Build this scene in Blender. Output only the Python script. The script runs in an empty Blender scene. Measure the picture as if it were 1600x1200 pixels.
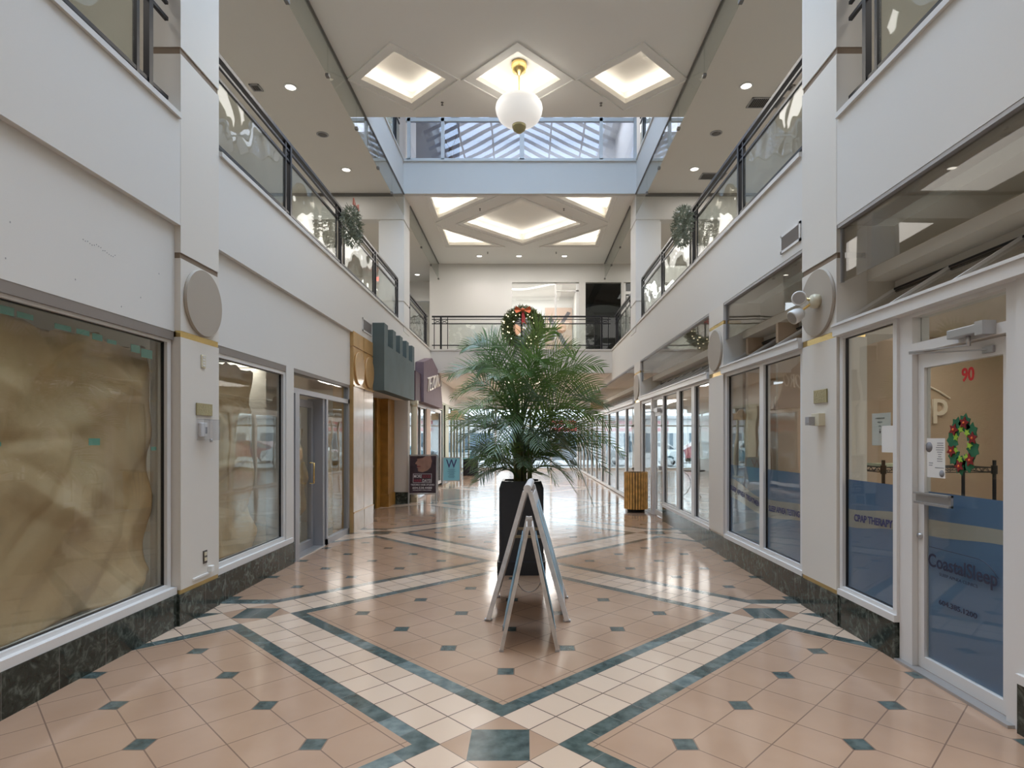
import bpy, bmesh, math, random
from mathutils import Vector, Matrix, geometry
random.seed(7)
PI = math.pi
C = bpy.context.scene.collection
sc = bpy.context.scene

# ------------------------------------------------------------ camera, world, lights, exposure
cam = bpy.data.cameras.new('camera')
cam.sensor_width = 36.0; cam.sensor_fit = 'HORIZONTAL'
cam.lens = 36.0 * 925.0 / 1600.0
cam.shift_x = -22.0 / 1600.0
cam.shift_y = 86.0 / 1600.0
cam.clip_start = 0.05; cam.clip_end = 300
cam_o = bpy.data.objects.new('camera', cam); C.objects.link(cam_o)
cam_o.location = (0, 0, 1.6); cam_o.rotation_euler = (PI / 2, 0, 0)
sc.camera = cam_o

w = bpy.data.worlds.new('sky_world'); sc.world = w; w.use_nodes = True
bg = w.node_tree.nodes['Background']
bg.inputs['Color'].default_value = (0.80, 0.90, 1.0, 1); bg.inputs['Strength'].default_value = 3.6

sc.view_settings.view_transform = 'Standard'
sc.view_settings.look = 'None'
sc.view_settings.gamma = 1.0
sc.view_settings.use_curve_mapping = False
sc.view_settings.exposure = 0.1
cy = sc.cycles
cy.max_bounces = 12; cy.diffuse_bounces = 8; cy.glossy_bounces = 5; cy.transmission_bounces = 6
cy.transparent_max_bounces = 32
cy.sample_clamp_indirect = 6.0; cy.caustics_reflective = False; cy.caustics_refractive = False
cy.use_denoising = True

def area(name, loc, rot, sx, sy, power, col=(1, 1, 1), spread=PI):
    l = bpy.data.lights.new(name, 'AREA'); l.shape = 'RECTANGLE'; l.size = sx; l.size_y = sy
    l.energy = power; l.color = col; l.spread = spread
    o = bpy.data.objects.new(name, l); C.objects.link(o); o.location = loc; o.rotation_euler = rot
    return o
SKY = (0.66, 0.81, 1.0); WARM = (1.0, 0.86, 0.66); NEUT = (1.0, 0.96, 0.91)
# daylight through the open stretches of the roof glazing
area('skylight_daylight_near', (-0.15, 7.1, 11.95), (0, 0, 0), 5.4, 6.4, 640, SKY, 2.5)
area('near_floor_fill', (-0.15, 1.0, 7.4), (0, 0, 0), 3.6, 4.0, 76, NEUT, 1.7)  # added fill for the near floor, not a visible fixture
area('skylight_daylight_far', (-0.15, 12.4, 11.95), (0, 0, 0), 5.4, 3.6, 12, (0.70, 0.84, 1.0))
# sky light entering the glass front at the far end of the hall
portal = area('glass_front_portal', (1.0, 30.8, 1.7), (math.radians(-90), 0, 0), 16.0, 3.2, 1, SKY)
portal.data.cycles.is_portal = True

# broad fill added under the gallery ceilings to lift the ambient light
for gx in (-4.7, 4.4):
    area('gallery_fill', (gx, 10.0, 7.45), (0, 0, 0), 1.6, 8.0, 60, NEUT)
    area('gallery_fill', (gx, 1.0, 7.45), (0, 0, 0), 1.6, 6.0, 45, NEUT)
for gx in (-1.75, 1.45): area('bridge_fill', (gx, 9.5, 7.45), (0, 0, 0), 1.5, 2.2, 32, NEUT)  # fill added below the bridge to brighten the middle walls
area('star_zone_fill', (-0.12, 17.0, 7.45), (0, 0, 0), 3.0, 3.5, 95, NEUT)  # added fill that lifts the far zone, apart from the downlights
area('far_landing_lamps', (-0.12, 19.1, 7.45), (0, 0, 0), 5.0, .8, 16, NEUT)
for gx in (-4.9, 4.6): area('passage_lamps', (gx, 18.0, 7.45), (0, 0, 0), 1.6, 5.0, 60, NEUT)

# ------------------------------------------------------------ helpers
XL, XR, XC = -2.96, 2.66, -0.15
def mx(x): return 2 * XC - x
SILL, BAND, HEAD, BASE, CEIL = 4.36, 3.43, 2.49, 0.275, 7.52
def at(px, py, Y): return Vector(((px - 822) / 925 * Y, Y, 1.6 + (686 - py) / 925 * Y))
def atz(px, py, Z):
    Y = (Z - 1.6) * 925 / (686 - py); return Vector(((px - 822) / 925 * Y, Y, Z))

def wloc(o):
    v = Vector((0, 0, 0))
    while o is not None: v += o.location; o = o.parent
    return v

def tag(o, label=None, cat=None, group=None, kind=None):
    if label: o['label'] = label
    if cat: o['category'] = cat
    if group: o['group'] = group
    if kind: o['kind'] = kind
    return o

def empty(name, loc, label=None, cat=None, group=None, kind=None):
    o = bpy.data.objects.new(name, None); C.objects.link(o); o.location = loc
    o.empty_display_size = 0.1
    return tag(o, label, cat, group, kind)

class MB:
    def __init__(s): s.v = []; s.f = []; s.sm = []
    def add(s, vs, fs, smooth=False):
        n = len(s.v); s.v += [Vector(p) for p in vs]
        s.f += [[i + n for i in f] for f in fs]; s.sm += [smooth] * len(fs); return s
    def box(s, x0, x1, y0, y1, z0, z1, M=None):
        vs = [Vector((x, y, z)) for x in (x0, x1) for y in (y0, y1) for z in (z0, z1)]
        if M is not None: vs = [M @ p for p in vs]
        return s.add(vs, [(0, 1, 3, 2), (4, 6, 7, 5), (0, 4, 5, 1), (2, 3, 7, 6), (0, 2, 6, 4), (1, 5, 7, 3)])
    def bar(s, p0, p1, wd, ht, up=(0, 0, 1)):
        p0 = Vector(p0); p1 = Vector(p1); d = (p1 - p0)
        L = d.length; d.normalize(); up = Vector(up)
        if abs(d.dot(up)) > 0.98: up = Vector((0, 1, 0))
        sx = d.cross(up).normalized(); uz = sx.cross(d).normalized()
        vs = []
        for p in (p0, p1):
            for a, b in ((-1, -1), (1, -1), (1, 1), (-1, 1)):
                vs.append(p + sx * a * wd / 2 + uz * b * ht / 2)
        return s.add(vs, [(0, 1, 2, 3), (7, 6, 5, 4), (0, 4, 5, 1), (1, 5, 6, 2), (2, 6, 7, 3), (3, 7, 4, 0)])
    def tube(s, pts, r, n=10, caps=True):
        pts = [Vector(p) for p in pts]
        rs = r if isinstance(r, (list, tuple)) else [r] * len(pts)
        rings = []; pu = None
        for i, p in enumerate(pts):
            d = (pts[min(i + 1, len(pts) - 1)] - pts[max(i - 1, 0)]).normalized()
            if pu is None:
                u = Vector((0, 0, 1)) if abs(d.z) < 0.9 else Vector((1, 0, 0))
            else: u = pu
            a = d.cross(u).normalized(); u = a.cross(d).normalized(); pu = u
            rings.append([p + (a * math.cos(2 * PI * k / n) + u * math.sin(2 * PI * k / n)) * rs[i] for k in range(n)])
        vs = [q for rg in rings for q in rg]; fs = []
        for i in range(len(pts) - 1):
            for k in range(n):
                fs.append((i * n + k, i * n + (k + 1) % n, (i + 1) * n + (k + 1) % n, (i + 1) * n + k))
        s.add(vs, fs, True)
        if caps:
            s.add(rings[0], [tuple(range(n))]); s.add(rings[-1], [tuple(range(n))])
        return s
    def lathe(s, c, prof, n=32, axis='Z', smooth=True):
        c = Vector(c); vs = []; fs = []
        for (r, h) in prof:
            for k in range(n):
                a = 2 * PI * k / n; x, y = r * math.cos(a), r * math.sin(a)
                vs.append(c + (Vector((x, y, h)) if axis == 'Z' else Vector((h, x, y)) if axis == 'X' else Vector((x, h, y))))
        for i in range(len(prof) - 1):
            for k in range(n):
                fs.append((i * n + k, i * n + (k + 1) % n, (i + 1) * n + (k + 1) % n, (i + 1) * n + k))
        if prof[0][0] > 1e-6: fs.append(tuple(range(n)))
        if prof[-1][0] > 1e-6: fs.append(tuple(range((len(prof) - 1) * n, len(prof) * n)))
        return s.add(vs, fs, smooth)
    def prism(s, pts, d):
        pts = [Vector(p) for p in pts]; d = Vector(d); n = len(pts)
        vs = pts + [p + d for p in pts]
        fs = [tuple(range(n)), tuple(range(2 * n - 1, n - 1, -1))]
        for i in range(n): fs.append((i, (i + 1) % n, n + (i + 1) % n, n + i))
        return s.add(vs, fs)
    def sphere(s, c, r, n=10, sc3=(1, 1, 1)):
        c = Vector(c); m = n // 2 + 1; vs = []; fs = []
        for i in range(m + 1):
            t = PI * i / m
            for k in range(n):
                a = 2 * PI * k / n
                vs.append(c + Vector((r * sc3[0] * math.sin(t) * math.cos(a), r * sc3[1] * math.sin(t) * math.sin(a), r * sc3[2] * math.cos(t))))
        for i in range(m):
            for k in range(n): fs.append((i * n + k, i * n + (k + 1) % n, (i + 1) * n + (k + 1) % n, (i + 1) * n + k))
        return s.add(vs, fs, True)
    def build(s, name, mat, parent=None, label=None, cat=None, group=None, kind=None, bevel=0, weld=False, fix=True):
        if parent is not None: org = wloc(parent); loc = Vector((0, 0, 0))
        elif kind == 'structure': org = Vector((0, 0, 0)); loc = org
        else:
            xs = [v.x for v in s.v]; ys = [v.y for v in s.v]
            loc = Vector(((min(xs) + max(xs)) / 2, (min(ys) + max(ys)) / 2, min(v.z for v in s.v))); org = loc
        me = bpy.data.meshes.new(name)
        me.from_pydata([tuple(v - org) for v in s.v], [], s.f)
        me.polygons.foreach_set('use_smooth', s.sm)
        if fix:
            bm = bmesh.new(); bm.from_mesh(me)
            if weld: bmesh.ops.remove_doubles(bm, verts=bm.verts, dist=1e-5)
            bmesh.ops.recalc_face_normals(bm, faces=bm.faces); bm.to_mesh(me); bm.free()
        me.materials.append(mat); me.update()
        o = bpy.data.objects.new(name, me); C.objects.link(o); o.location = loc
        if parent is not None: o.parent = parent
        if bevel:
            b = o.modifiers.new('bevel', 'BEVEL'); b.width = bevel; b.segments = 2; b.limit_method = 'ANGLE'; b.angle_limit = 0.9
        return tag(o, label, cat, group, kind)

def ring_faces(outer, inner, z):
    """flat ring between polygons with equal counts"""
    n = len(outer)
    vs = [Vector((p[0], p[1], z)) for p in outer] + [Vector((p[0], p[1], z)) for p in inner]
    return vs, [(i, (i + 1) % n, n + (i + 1) % n, n + i) for i in range(n)]

def offset_poly(pts, d):
    """offset a convex counter-clockwise xy polygon outward by d"""
    n = len(pts); out = []
    for i in range(n):
        a, b, c = Vector(pts[i - 1][:2]), Vector(pts[i][:2]), Vector(pts[(i + 1) % n][:2])
        e1 = (b - a).normalized(); e2 = (c - b).normalized()
        n1 = Vector((e1.y, -e1.x)); n2 = Vector((e2.y, -e2.x))
        m = (n1 + n2); k = d / (1 + n1.dot(n2))
        out.append((b.x + m.x * k, b.y + m.y * k))
    return out

def text_mesh(txt, size, origin, dirx, diry, extr=0.002, mat=None, name='lettering', parent=None, width=None, align='LEFT', shear=0, bold=0, label=None):
    cu = bpy.data.curves.new('t', 'FONT'); cu.body = txt; cu.size = size; cu.extrude = extr
    cu.align_x = align; cu.shear = shear; cu.offset = bold; cu.resolution_u = 3
    o = bpy.data.objects.new('t', cu); C.objects.link(o)
    dg = bpy.context.evaluated_depsgraph_get(); dg.update()
    me = bpy.data.meshes.new_from_object(o.evaluated_get(dg))
    bpy.data.objects.remove(o, do_unlink=True)
    dx = Vector(dirx).normalized(); dy = Vector(diry).normalized(); dz = dx.cross(dy)
    xs = [v.co.x for v in me.vertices]; k = 1.0
    if width and xs: k = width / (max(xs) - min(xs))
    org = wloc(parent) if parent else Vector((0, 0, 0))
    for v in me.vertices:
        v.co = Vector(origin) + dx * v.co.x * k + dy * v.co.y + dz * v.co.z - org
    me.materials.clear(); me.materials.append(mat)
    q = bpy.data.objects.new(name, me); C.objects.link(q)
    if parent: q.parent = parent
    if label: q['label'] = label
    return q

def copy_tree(o, parent=None):
    c = o.copy(); C.objects.link(c); c.parent = parent
    for ch in [k for k in bpy.data.objects if k.parent == o]: copy_tree(ch, c)
    return c

# ------------------------------------------------------------ materials
def mat(name, col, rough=0.5, metal=0.0, bump=0, bscale=40, var=0, vscale=5, emit=None, estr=0, spec=0.5, coat=0, trans=0):
    m = bpy.data.materials.new(name); m.use_nodes = True; nt = m.node_tree; N = nt.nodes; L = nt.links
    b = N['Principled BSDF']
    b.inputs['Base Color'].default_value = (*col, 1); b.inputs['Roughness'].default_value = rough
    b.inputs['Metallic'].default_value = metal; b.inputs['Specular IOR Level'].default_value = spec
    if coat: b.inputs['Coat Weight'].default_value = coat; b.inputs['Coat Roughness'].default_value = 0.08
    tc = N.new('ShaderNodeTexCoord')
    if var:
        n = N.new('ShaderNodeTexNoise'); n.inputs['Scale'].default_value = vscale; n.inputs['Detail'].default_value = 4
        L.new(tc.outputs['Object'], n.inputs['Vector'])
        r = N.new('ShaderNodeMapRange'); r.inputs['From Min'].default_value = 0.3; r.inputs['From Max'].default_value = 0.7
        r.inputs['To Min'].default_value = 1 - var; r.inputs['To Max'].default_value = 1 + var
        L.new(n.outputs['Fac'], r.inputs['Value'])
        mu = N.new('ShaderNodeVectorMath'); mu.operation = 'SCALE'; mu.inputs[0].default_value = col
        L.new(r.outputs[0], mu.inputs['Scale']); L.new(mu.outputs[0], b.inputs['Base Color'])
    if bump:
        n2 = N.new('ShaderNodeTexNoise'); n2.inputs['Scale'].default_value = bscale; n2.inputs['Detail'].default_value = 5
        L.new(tc.outputs['Object'], n2.inputs['Vector'])
        bp = N.new('ShaderNodeBump'); bp.inputs['Strength'].default_value = bump; bp.inputs['Distance'].default_value = 0.02
        L.new(n2.outputs['Fac'], bp.inputs['Height']); L.new(bp.outputs[0], b.inputs['Normal'])
    if emit:
        b.inputs['Emission Color'].default_value = (*emit, 1); b.inputs['Emission Strength'].default_value = estr
    return m

def glass_mat(name, tint=(0.95, 0.97, 0.96), refl=1.0, bump=0.012, bsc=1.5, rough=0.0, ior=1.5):
    m = bpy.data.materials.new(name); m.use_nodes = True; nt = m.node_tree; N = nt.nodes; L = nt.links
    N.remove(N['Principled BSDF']); out = N['Material Output']
    tr = N.new('ShaderNodeBsdfTransparent'); tr.inputs[0].default_value = (*tint, 1)
    gl = N.new('ShaderNodeBsdfGlossy'); gl.inputs['Roughness'].default_value = rough
    fr = N.new('ShaderNodeFresnel')          # same reflectance on both faces of the thin pane
    ge = N.new('ShaderNodeNewGeometry'); ri = N.new('ShaderNodeMapRange')
    ri.inputs['To Min'].default_value = ior; ri.inputs['To Max'].default_value = 1.0 / ior
    L.new(ge.outputs['Backfacing'], ri.inputs['Value']); L.new(ri.outputs[0], fr.inputs['IOR'])
    mu = N.new('ShaderNodeMath'); mu.operation = 'MULTIPLY'; mu.inputs[1].default_value = refl; mu.use_clamp = True
    mi = N.new('ShaderNodeMixShader')
    L.new(fr.outputs[0], mu.inputs[0]); L.new(mu.outputs[0], mi.inputs[0]); L.new(tr.outputs[0], mi.inputs[1]); L.new(gl.outputs[0], mi.inputs[2])
    L.new(mi.outputs[0], out.inputs[0])
    if bump:
        tc = N.new('ShaderNodeTexCoord'); n = N.new('ShaderNodeTexNoise'); n.inputs['Scale'].default_value = bsc; n.inputs['Detail'].default_value = 1
        L.new(tc.outputs['Object'], n.inputs['Vector'])
        bp = N.new('ShaderNodeBump'); bp.inputs['Strength'].default_value = bump; bp.inputs['Distance'].default_value = 0.2
        L.new(n.outputs['Fac'], bp.inputs['Height']); L.new(bp.outputs[0], gl.inputs['Normal'])
    return m

M_wall = mat('wall_paint', (0.70, 0.69, 0.665), 0.55, bump=0.03, bscale=120)
M_pillar = mat('pillar_paint', (0.71, 0.68, 0.63), 0.5, bump=0.03, bscale=120)
M_ceil = mat('ceiling_paint', (0.86, 0.855, 0.83), 0.8)
M_cove = mat('cove_paint', (0.84, 0.82, 0.78), 0.7)
M_soff = mat('corridor_ceiling_paint', (0.72, 0.70, 0.66), 0.8)
M_disc = mat('taupe_disc', (0.40, 0.35, 0.29), 0.6, bump=0.05, bscale=200)
M_groove = mat('groove_brown', (0.22, 0.16, 0.11), 0.6)
M_brass = mat('brass', (0.83, 0.62, 0.26), 0.22, 1.0)
M_abrass = mat('antique_brass', (0.42, 0.38, 0.22), 0.3, 1.0, bump=0.3, bscale=60)
M_goldm = mat('gold_paint', (0.55, 0.40, 0.16), 0.35, 0.6)
M_frame = mat('window_frame_white', (0.72, 0.72, 0.72), 0.35)
M_alum = mat('brushed_aluminium', (0.50, 0.50, 0.51), 0.35, 0.7)
M_greyf = mat('grey_frame', (0.40, 0.40, 0.42), 0.4, 0.3)
M_white = mat('white_plastic', (0.80, 0.80, 0.79), 0.4)
M_cream = mat('cream_plastic', (0.66, 0.61, 0.46), 0.45)
M_black = mat('black_metal', (0.018, 0.018, 0.022), 0.28, 0.2)
M_dark = mat('dark_void', (0.02, 0.02, 0.02), 0.8)
M_grille = mat('grille_grey', (0.16, 0.155, 0.15), 0.5)
M_glass = glass_mat('clear_glass', refl=1.0)
M_glassw = glass_mat('wavy_balustrade_glass', tint=(0.93, 0.96, 0.94), refl=1.0, bump=0.22, bsc=1.8)
M_baffle = glass_mat('smoke_baffle_glass', tint=(0.90, 0.93, 0.91), refl=1.2, bump=0.0)
M_green_t = mat('green_tape', (0.16, 0.42, 0.34), 0.6)
M_wood = mat('oak_slat', (0.64, 0.36, 0.11), 0.4, var=0.3, vscale=9, bump=0.1, bscale=50)
M_mdf = mat('limed_oak_panel', (0.56, 0.34, 0.13), 0.38, var=0.12, vscale=4, coat=0.3)
M_mdf2 = mat('pale_oak_panel', (0.62, 0.47, 0.33), 0.25, var=0.1, vscale=4, coat=0.5)
M_brown = mat('honey_oak', (0.36, 0.18, 0.035), 0.4, var=0.2, vscale=6)
M_blue = mat('slate_blue_render', (0.105, 0.145, 0.15), 0.7, var=0.12, vscale=2, bump=0.1, bscale=80)
M_plum = mat('plum_render', (0.19, 0.14, 0.17), 0.7, var=0.06)
M_plumd = mat('dark_plum', (0.06, 0.025, 0.04), 0.6)
M_tan = mat('tan_wall', (0.56, 0.44, 0.33), 0.7)
M_shop = mat('shop_wall', (0.66, 0.62, 0.55), 0.7)
M_shopw = mat('white_shop_wall', (0.84, 0.83, 0.82), 0.7)
M_shopf = mat('shop_floor', (0.45, 0.45, 0.44), 0.25)
M_carpet = mat('corridor_carpet', (0.45, 0.42, 0.38), 0.9)
M_navy = mat('navy_vinyl', (0.03, 0.035, 0.13), 0.5)
M_navyd = mat('dark_blue_vinyl', (0.02, 0.025, 0.06), 0.5)
M_red = mat('red_vinyl', (0.55, 0.01, 0.015), 0.5)
M_paper = mat('white_paper', (0.75, 0.74, 0.72), 0.7)
M_ink = mat('dark_ink', (0.03, 0.03, 0.035), 0.6)
M_greyink = mat('grey_ink', (0.25, 0.25, 0.27), 0.6)
M_planter = mat('charcoal_planter', (0.028, 0.032, 0.042), 0.35)
M_soil = mat('bark_soil', (0.05, 0.035, 0.025), 0.95, bump=1.0, bscale=60)
M_bulb = mat('warm_bulb', (1, 0.9, 0.7), 0.4, emit=(1.0, 0.85, 0.55), estr=3.0)
M_down = mat('downlight_lamp', (1, 1, 1), 0.4, emit=(1.0, 0.95, 0.85), estr=5.0)
M_redb = mat('red_ribbon', (0.42, 0.02, 0.03), 0.5)
M_orange = mat('copper_ribbon', (0.42, 0.09, 0.03), 0.35, 0.4)

def marble_mat():
    m = bpy.data.materials.new('green_marble'); m.use_nodes = True; N = m.node_tree.nodes; L = m.node_tree.links
    b = N['Principled BSDF']; b.inputs['Roughness'].default_value = 0.14
    tc = N.new('ShaderNodeTexCoord')
    n = N.new('ShaderNodeTexNoise'); n.inputs['Scale'].default_value = 9; n.inputs['Detail'].default_value = 8; n.inputs['Roughness'].default_value = 0.7; n.inputs['Distortion'].default_value = 1.2
    v = N.new('ShaderNodeTexVoronoi'); v.inputs['Scale'].default_value = 26
    L.new(tc.outputs['Object'], n.inputs['Vector']); L.new(tc.outputs['Object'], v.inputs['Vector'])
    r = N.new('ShaderNodeValToRGB'); e = r.color_ramp.elements
    e[0].position = 0.36; e[0].color = (0.010, 0.014, 0.012, 1); e[1].position = 0.80; e[1].color = (0.17, 0.20, 0.175, 1)
    q = e.new(0.56); q.color = (0.028, 0.038, 0.032, 1)
    ad = N.new('ShaderNodeMath'); ad.operation = 'MULTIPLY_ADD'; ad.inputs[1].default_value = 0.12
    L.new(v.outputs['Distance'], ad.inputs[0]); L.new(n.outputs['Fac'], ad.inputs[2]); L.new(ad.outputs[0], r.inputs[0])
    # tile joints every 0.42 m along the hall
    sx = N.new('ShaderNodeSeparateXYZ'); L.new(tc.outputs['Object'], sx.inputs[0])
    mo = N.new('ShaderNodeMath'); mo.operation = 'PINGPONG'; mo.inputs[1].default_value = 0.21; L.new(sx.outputs['Y'], mo.inputs[0])
    lt = N.new('ShaderNodeMath'); lt.operation = 'LESS_THAN'; lt.inputs[1].default_value = 0.0022; L.new(mo.outputs[0], lt.inputs[0])
    mi = N.new('ShaderNodeMix'); mi.data_type = 'RGBA'; L.new(lt.outputs[0], mi.inputs['Factor']); L.new(r.outputs[0], mi.inputs[6]); mi.inputs[7].default_value = (0.16, 0.16, 0.15, 1)
    L.new(mi.outputs[2], b.inputs['Base Color'])
    return m
M_marble = marble_mat()

def floor_mat():
    m = bpy.data.materials.new('tiled_floor'); m.use_nodes = True; N = m.node_tree.nodes; L = m.node_tree.links
    b = N['Principled BSDF']
    def val(x):
        n = N.new('ShaderNodeValue'); n.outputs[0].default_value = x; return n.outputs[0]
    def ma(op, a, b_=None, c=None, clamp=False):
        n = N.new('ShaderNodeMath'); n.operation = op; n.use_clamp = clamp
        for i, q in enumerate((a, b_, c)):
            if q is None: continue
            if isinstance(q, (int, float)): n.inputs[i].default_value = q
            else: L.new(q, n.inputs[i])
        return n.outputs[0]
    def mixc(f, a, c):
        n = N.new('ShaderNodeMix'); n.data_type = 'RGBA'
        L.new(f, n.inputs['Factor'])
        for i, q in ((6, a), (7, c)):
            if isinstance(q, tuple): n.inputs[i].default_value = (*q, 1)
            else: L.new(q, n.inputs[i])
        return n.outputs[2]
    tc = N.new('ShaderNodeTexCoord'); sp = N.new('ShaderNodeSeparateXYZ'); L.new(tc.outputs['Object'], sp.inputs[0])
    X, Y = sp.outputs['X'], sp.outputs['Y']
    T = 0.31167; P = 15 * T; H = P / 2
    u = ma('ABSOLUTE', ma('ADD', X, 0.14))
    vs_ = ma('SUBTRACT', ma('WRAP', ma('SUBTRACT', Y, 5.44), H, -H), 0.0)
    v = ma('ABSOLUTE', vs_)
    up = ma('SUBTRACT', 2 * H, u)                       # mirrored beyond the side crossing
    beyond = ma('MULTIPLY', ma('GREATER_THAN', u, H), ma('GREATER_THAN', vs_, 0.0))
    u = ma('MINIMUM', u, up)
    ub = ma('ADD', u, ma('MULTIPLY', beyond, ma('SUBTRACT', H, u)))   # the dark strip turns square to the wall here
    s = ma('ADD', u, v); t = ma('SUBTRACT', u, v)
    ds_b = ma('SUBTRACT', ma('ADD', ub, v), H)
    # fold so that everything is measured from the band's middle line (s = H)
    # inside the diamond s < H ; in the side triangle s > H
    ds = ma('SUBTRACT', s, H); ad = ma('ABSOLUTE', ds_b)
    in_light = ma('LESS_THAN', ad, T)
    in_band = ma('LESS_THAN', ad, T + 0.147)
    is_strip = ma('SUBTRACT', in_band, in_light)
    # light tiles : grout at multiples of T in s and t from H
    def grid(x, off, per, wd):
        q = ma('PINGPONG', ma('ADD', ma('SUBTRACT', x, off), 50 * per), per / 2)
        return ma('LESS_THAN', q, wd)
    g_light = ma('MAXIMUM', grid(s, H, T, 0.0055), grid(t, H, T, 0.0055))
    # strip tiles: joints along t
    g_strip = grid(t, H, T, 0.003)
    # field: lattice of 0.455 m
    F = 0.4545
    # inner field centred on (0,0); side field centred on (H, H)
    side = ma('GREATER_THAN', ds, 0.0)
    fu = ma('SUBTRACT', u, ma('MULTIPLY', side, H)); fv = ma('SUBTRACT', v, ma('MULTIPLY', side, H))
    fs = ma('ADD', fu, fv); ft = ma('SUBTRACT', fu, fv)
    g_field = ma('MAXIMUM', grid(fs, 0, F, 0.005), grid(ft, 0, F, 0.005))
    # insets at i+j odd: nearest point of lattice
    # points (i*F, j*F) with i+j odd  <->  s,t odd multiples of F
    qs = ma('PINGPONG', ma('ADD', ma('SUBTRACT', fs, F), 100 * F), F)
    qt = ma('PINGPONG', ma('ADD', ma('SUBTRACT', ft, F), 100 * F), F)
    # axis aligned square: |dx|<.055,|dy|<.055  <=> |ds|+|dt| < 0.11
    inset = ma('LESS_THAN', ma('ADD', qs, qt), 0.108)
    insetg = ma('SUBTRACT', ma('LESS_THAN', ma('ADD', qs, qt), 0.122), inset)
    # crossings: (H,0) and (0,H)
    def cheb(a, b_): return ma('MAXIMUM', ma('ABSOLUTE', a), ma('ABSOLUTE', b_))
    def man(a, b_): return ma('ADD', ma('ABSOLUTE', a), ma('ABSOLUTE', b_))
    cA = (ma('SUBTRACT', u, H), v); cB = (u, ma('SUBTRACT', v, H))
    dm = ma('MINIMUM', man(*cA), man(*cB)); dc = ma('MINIMUM', cheb(*cA), cheb(*cB))
    dmin = ma('MINIMUM', ma('MINIMUM', ma('ABSOLUTE', cA[0]), ma('ABSOLUTE', cB[0])), 9.0)
    x_tan = ma('LESS_THAN', dm, T); x_dark = ma('LESS_THAN', dc, 0.158)
    in_x = ma('LESS_THAN', dm, 2 * T)                 # light tiles fill the crossing, no strips there
    # colours
    def noisecol(c1, c2, scale, det=4, lo=.35, hi=.65):
        n = N.new('ShaderNodeTexNoise'); n.inputs['Scale'].default_value = scale; n.inputs['Detail'].default_value = det
        L.new(tc.outputs['Object'], n.inputs['Vector'])
        r = N.new('ShaderNodeMapRange'); r.inputs[1].default_value = lo; r.inputs[2].default_value = hi; L.new(n.outputs['Fac'], r.inputs[0])
        return mixc(r.outputs[0], c1, c2)
    def tile_rand(period, a, b_, o1, o2):
        f1 = ma('FLOOR', ma('DIVIDE', ma('SUBTRACT', a, o1), period)); f2 = ma('FLOOR', ma('DIVIDE', ma('SUBTRACT', b_, o2), period))
        cb = N.new('ShaderNodeCombineXYZ'); L.new(f1, cb.inputs[0]); L.new(f2, cb.inputs[1])
        sg = ma('SIGN', ma('ADD', X, 0.14)); L.new(ma('ADD', ma('MULTIPLY', sg, 7.0), ma('FLOOR', ma('DIVIDE', Y, H))), cb.inputs[2])
        wn = N.new('ShaderNodeTexWhiteNoise'); wn.noise_dimensions = '3D'; L.new(cb.outputs[0], wn.inputs['Vector']); return wn.outputs['Value']
    field = noisecol((0.40, 0.262, 0.178), (0.455, 0.305, 0.212), 1.6)
    rl = tile_rand(T, s, t, H, H)
    light = mixc(rl, (0.60, 0.455, 0.345), (0.67, 0.52, 0.405))
    rs_ = tile_rand(T, t, s, H, H)
    slate = noisecol((0.040, 0.062, 0.062), (0.10, 0.135, 0.13), 14, 6)
    slate2 = noisecol((0.10, 0.145, 0.15), (0.20, 0.25, 0.25), 14, 6)
    rp = N.new('ShaderNodeMapRange'); rp.inputs[1].default_value = 0.55; rp.inputs[2].default_value = 1.0; L.new(rs_, rp.inputs[0])
    slate_t = mixc(rp.outputs[0], slate, slate2)
    grout_d = (0.13, 0.095, 0.08); grout_f = (0.22, 0.145, 0.105); grout_s = (0.16, 0.17, 0.16)
    col = mixc(g_field, field, grout_f)
    col = mixc(insetg, col, grout_f)
    col = mixc(inset, col, slate)
    strip = mixc(g_strip, slate_t, grout_s)
    col = mixc(is_strip, col, strip)
    lt = mixc(g_light, light, grout_d)
    col = mixc(in_light, col, lt)
    col = mixc(x_tan, col, field)
    xd = mixc(ma('LESS_THAN', ma('MINIMUM', ma('ABSOLUTE', ma('SUBTRACT', u, H)), 9), 0.003), slate, grout_s)
    col = mixc(x_dark, col, xd)
    L.new(col, b.inputs['Base Color'])
    rn = N.new('ShaderNodeTexNoise'); rn.inputs['Scale'].default_value = 2.2; rn.inputs['Detail'].default_value = 3; L.new(tc.outputs['Object'], rn.inputs['Vector'])
    rr = N.new('ShaderNodeMapRange'); rr.inputs[3].default_value = 0.09; rr.inputs[4].default_value = 0.18; L.new(rn.outputs['Fac'], rr.inputs[0])
    L.new(rr.outputs[0], b.inputs['Roughness'])
    b.inputs['Specular IOR Level'].default_value = 0.75
    bn = N.new('ShaderNodeTexNoise'); bn.inputs['Scale'].default_value = 3.5; bn.inputs['Detail'].default_value = 2; L.new(tc.outputs['Object'], bn.inputs['Vector'])
    allg = ma('MAXIMUM', ma('MULTIPLY', g_light, in_light), ma('MULTIPLY', g_field, ma('SUBTRACT', 1.0, in_band)))
    hgt = ma('SUBTRACT', ma('MULTIPLY', bn.outputs['Fac'], 1.0), ma('MULTIPLY', allg, 0.35))
    bp = N.new('ShaderNodeBump'); bp.inputs['Strength'].default_value = 0.10; bp.inputs['Distance'].default_value = 0.02
    L.new(hgt, bp.inputs['Height']); L.new(bp.outputs[0], b.inputs['Normal'])
    return m
M_floor = floor_mat()

def paper_mat():
    m = mat('kraft_paper', (0.60, 0.43, 0.25), 0.5, var=0.08, vscale=2, bump=0.9, bscale=2.6)
    return m
M_kraft = paper_mat()

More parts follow.
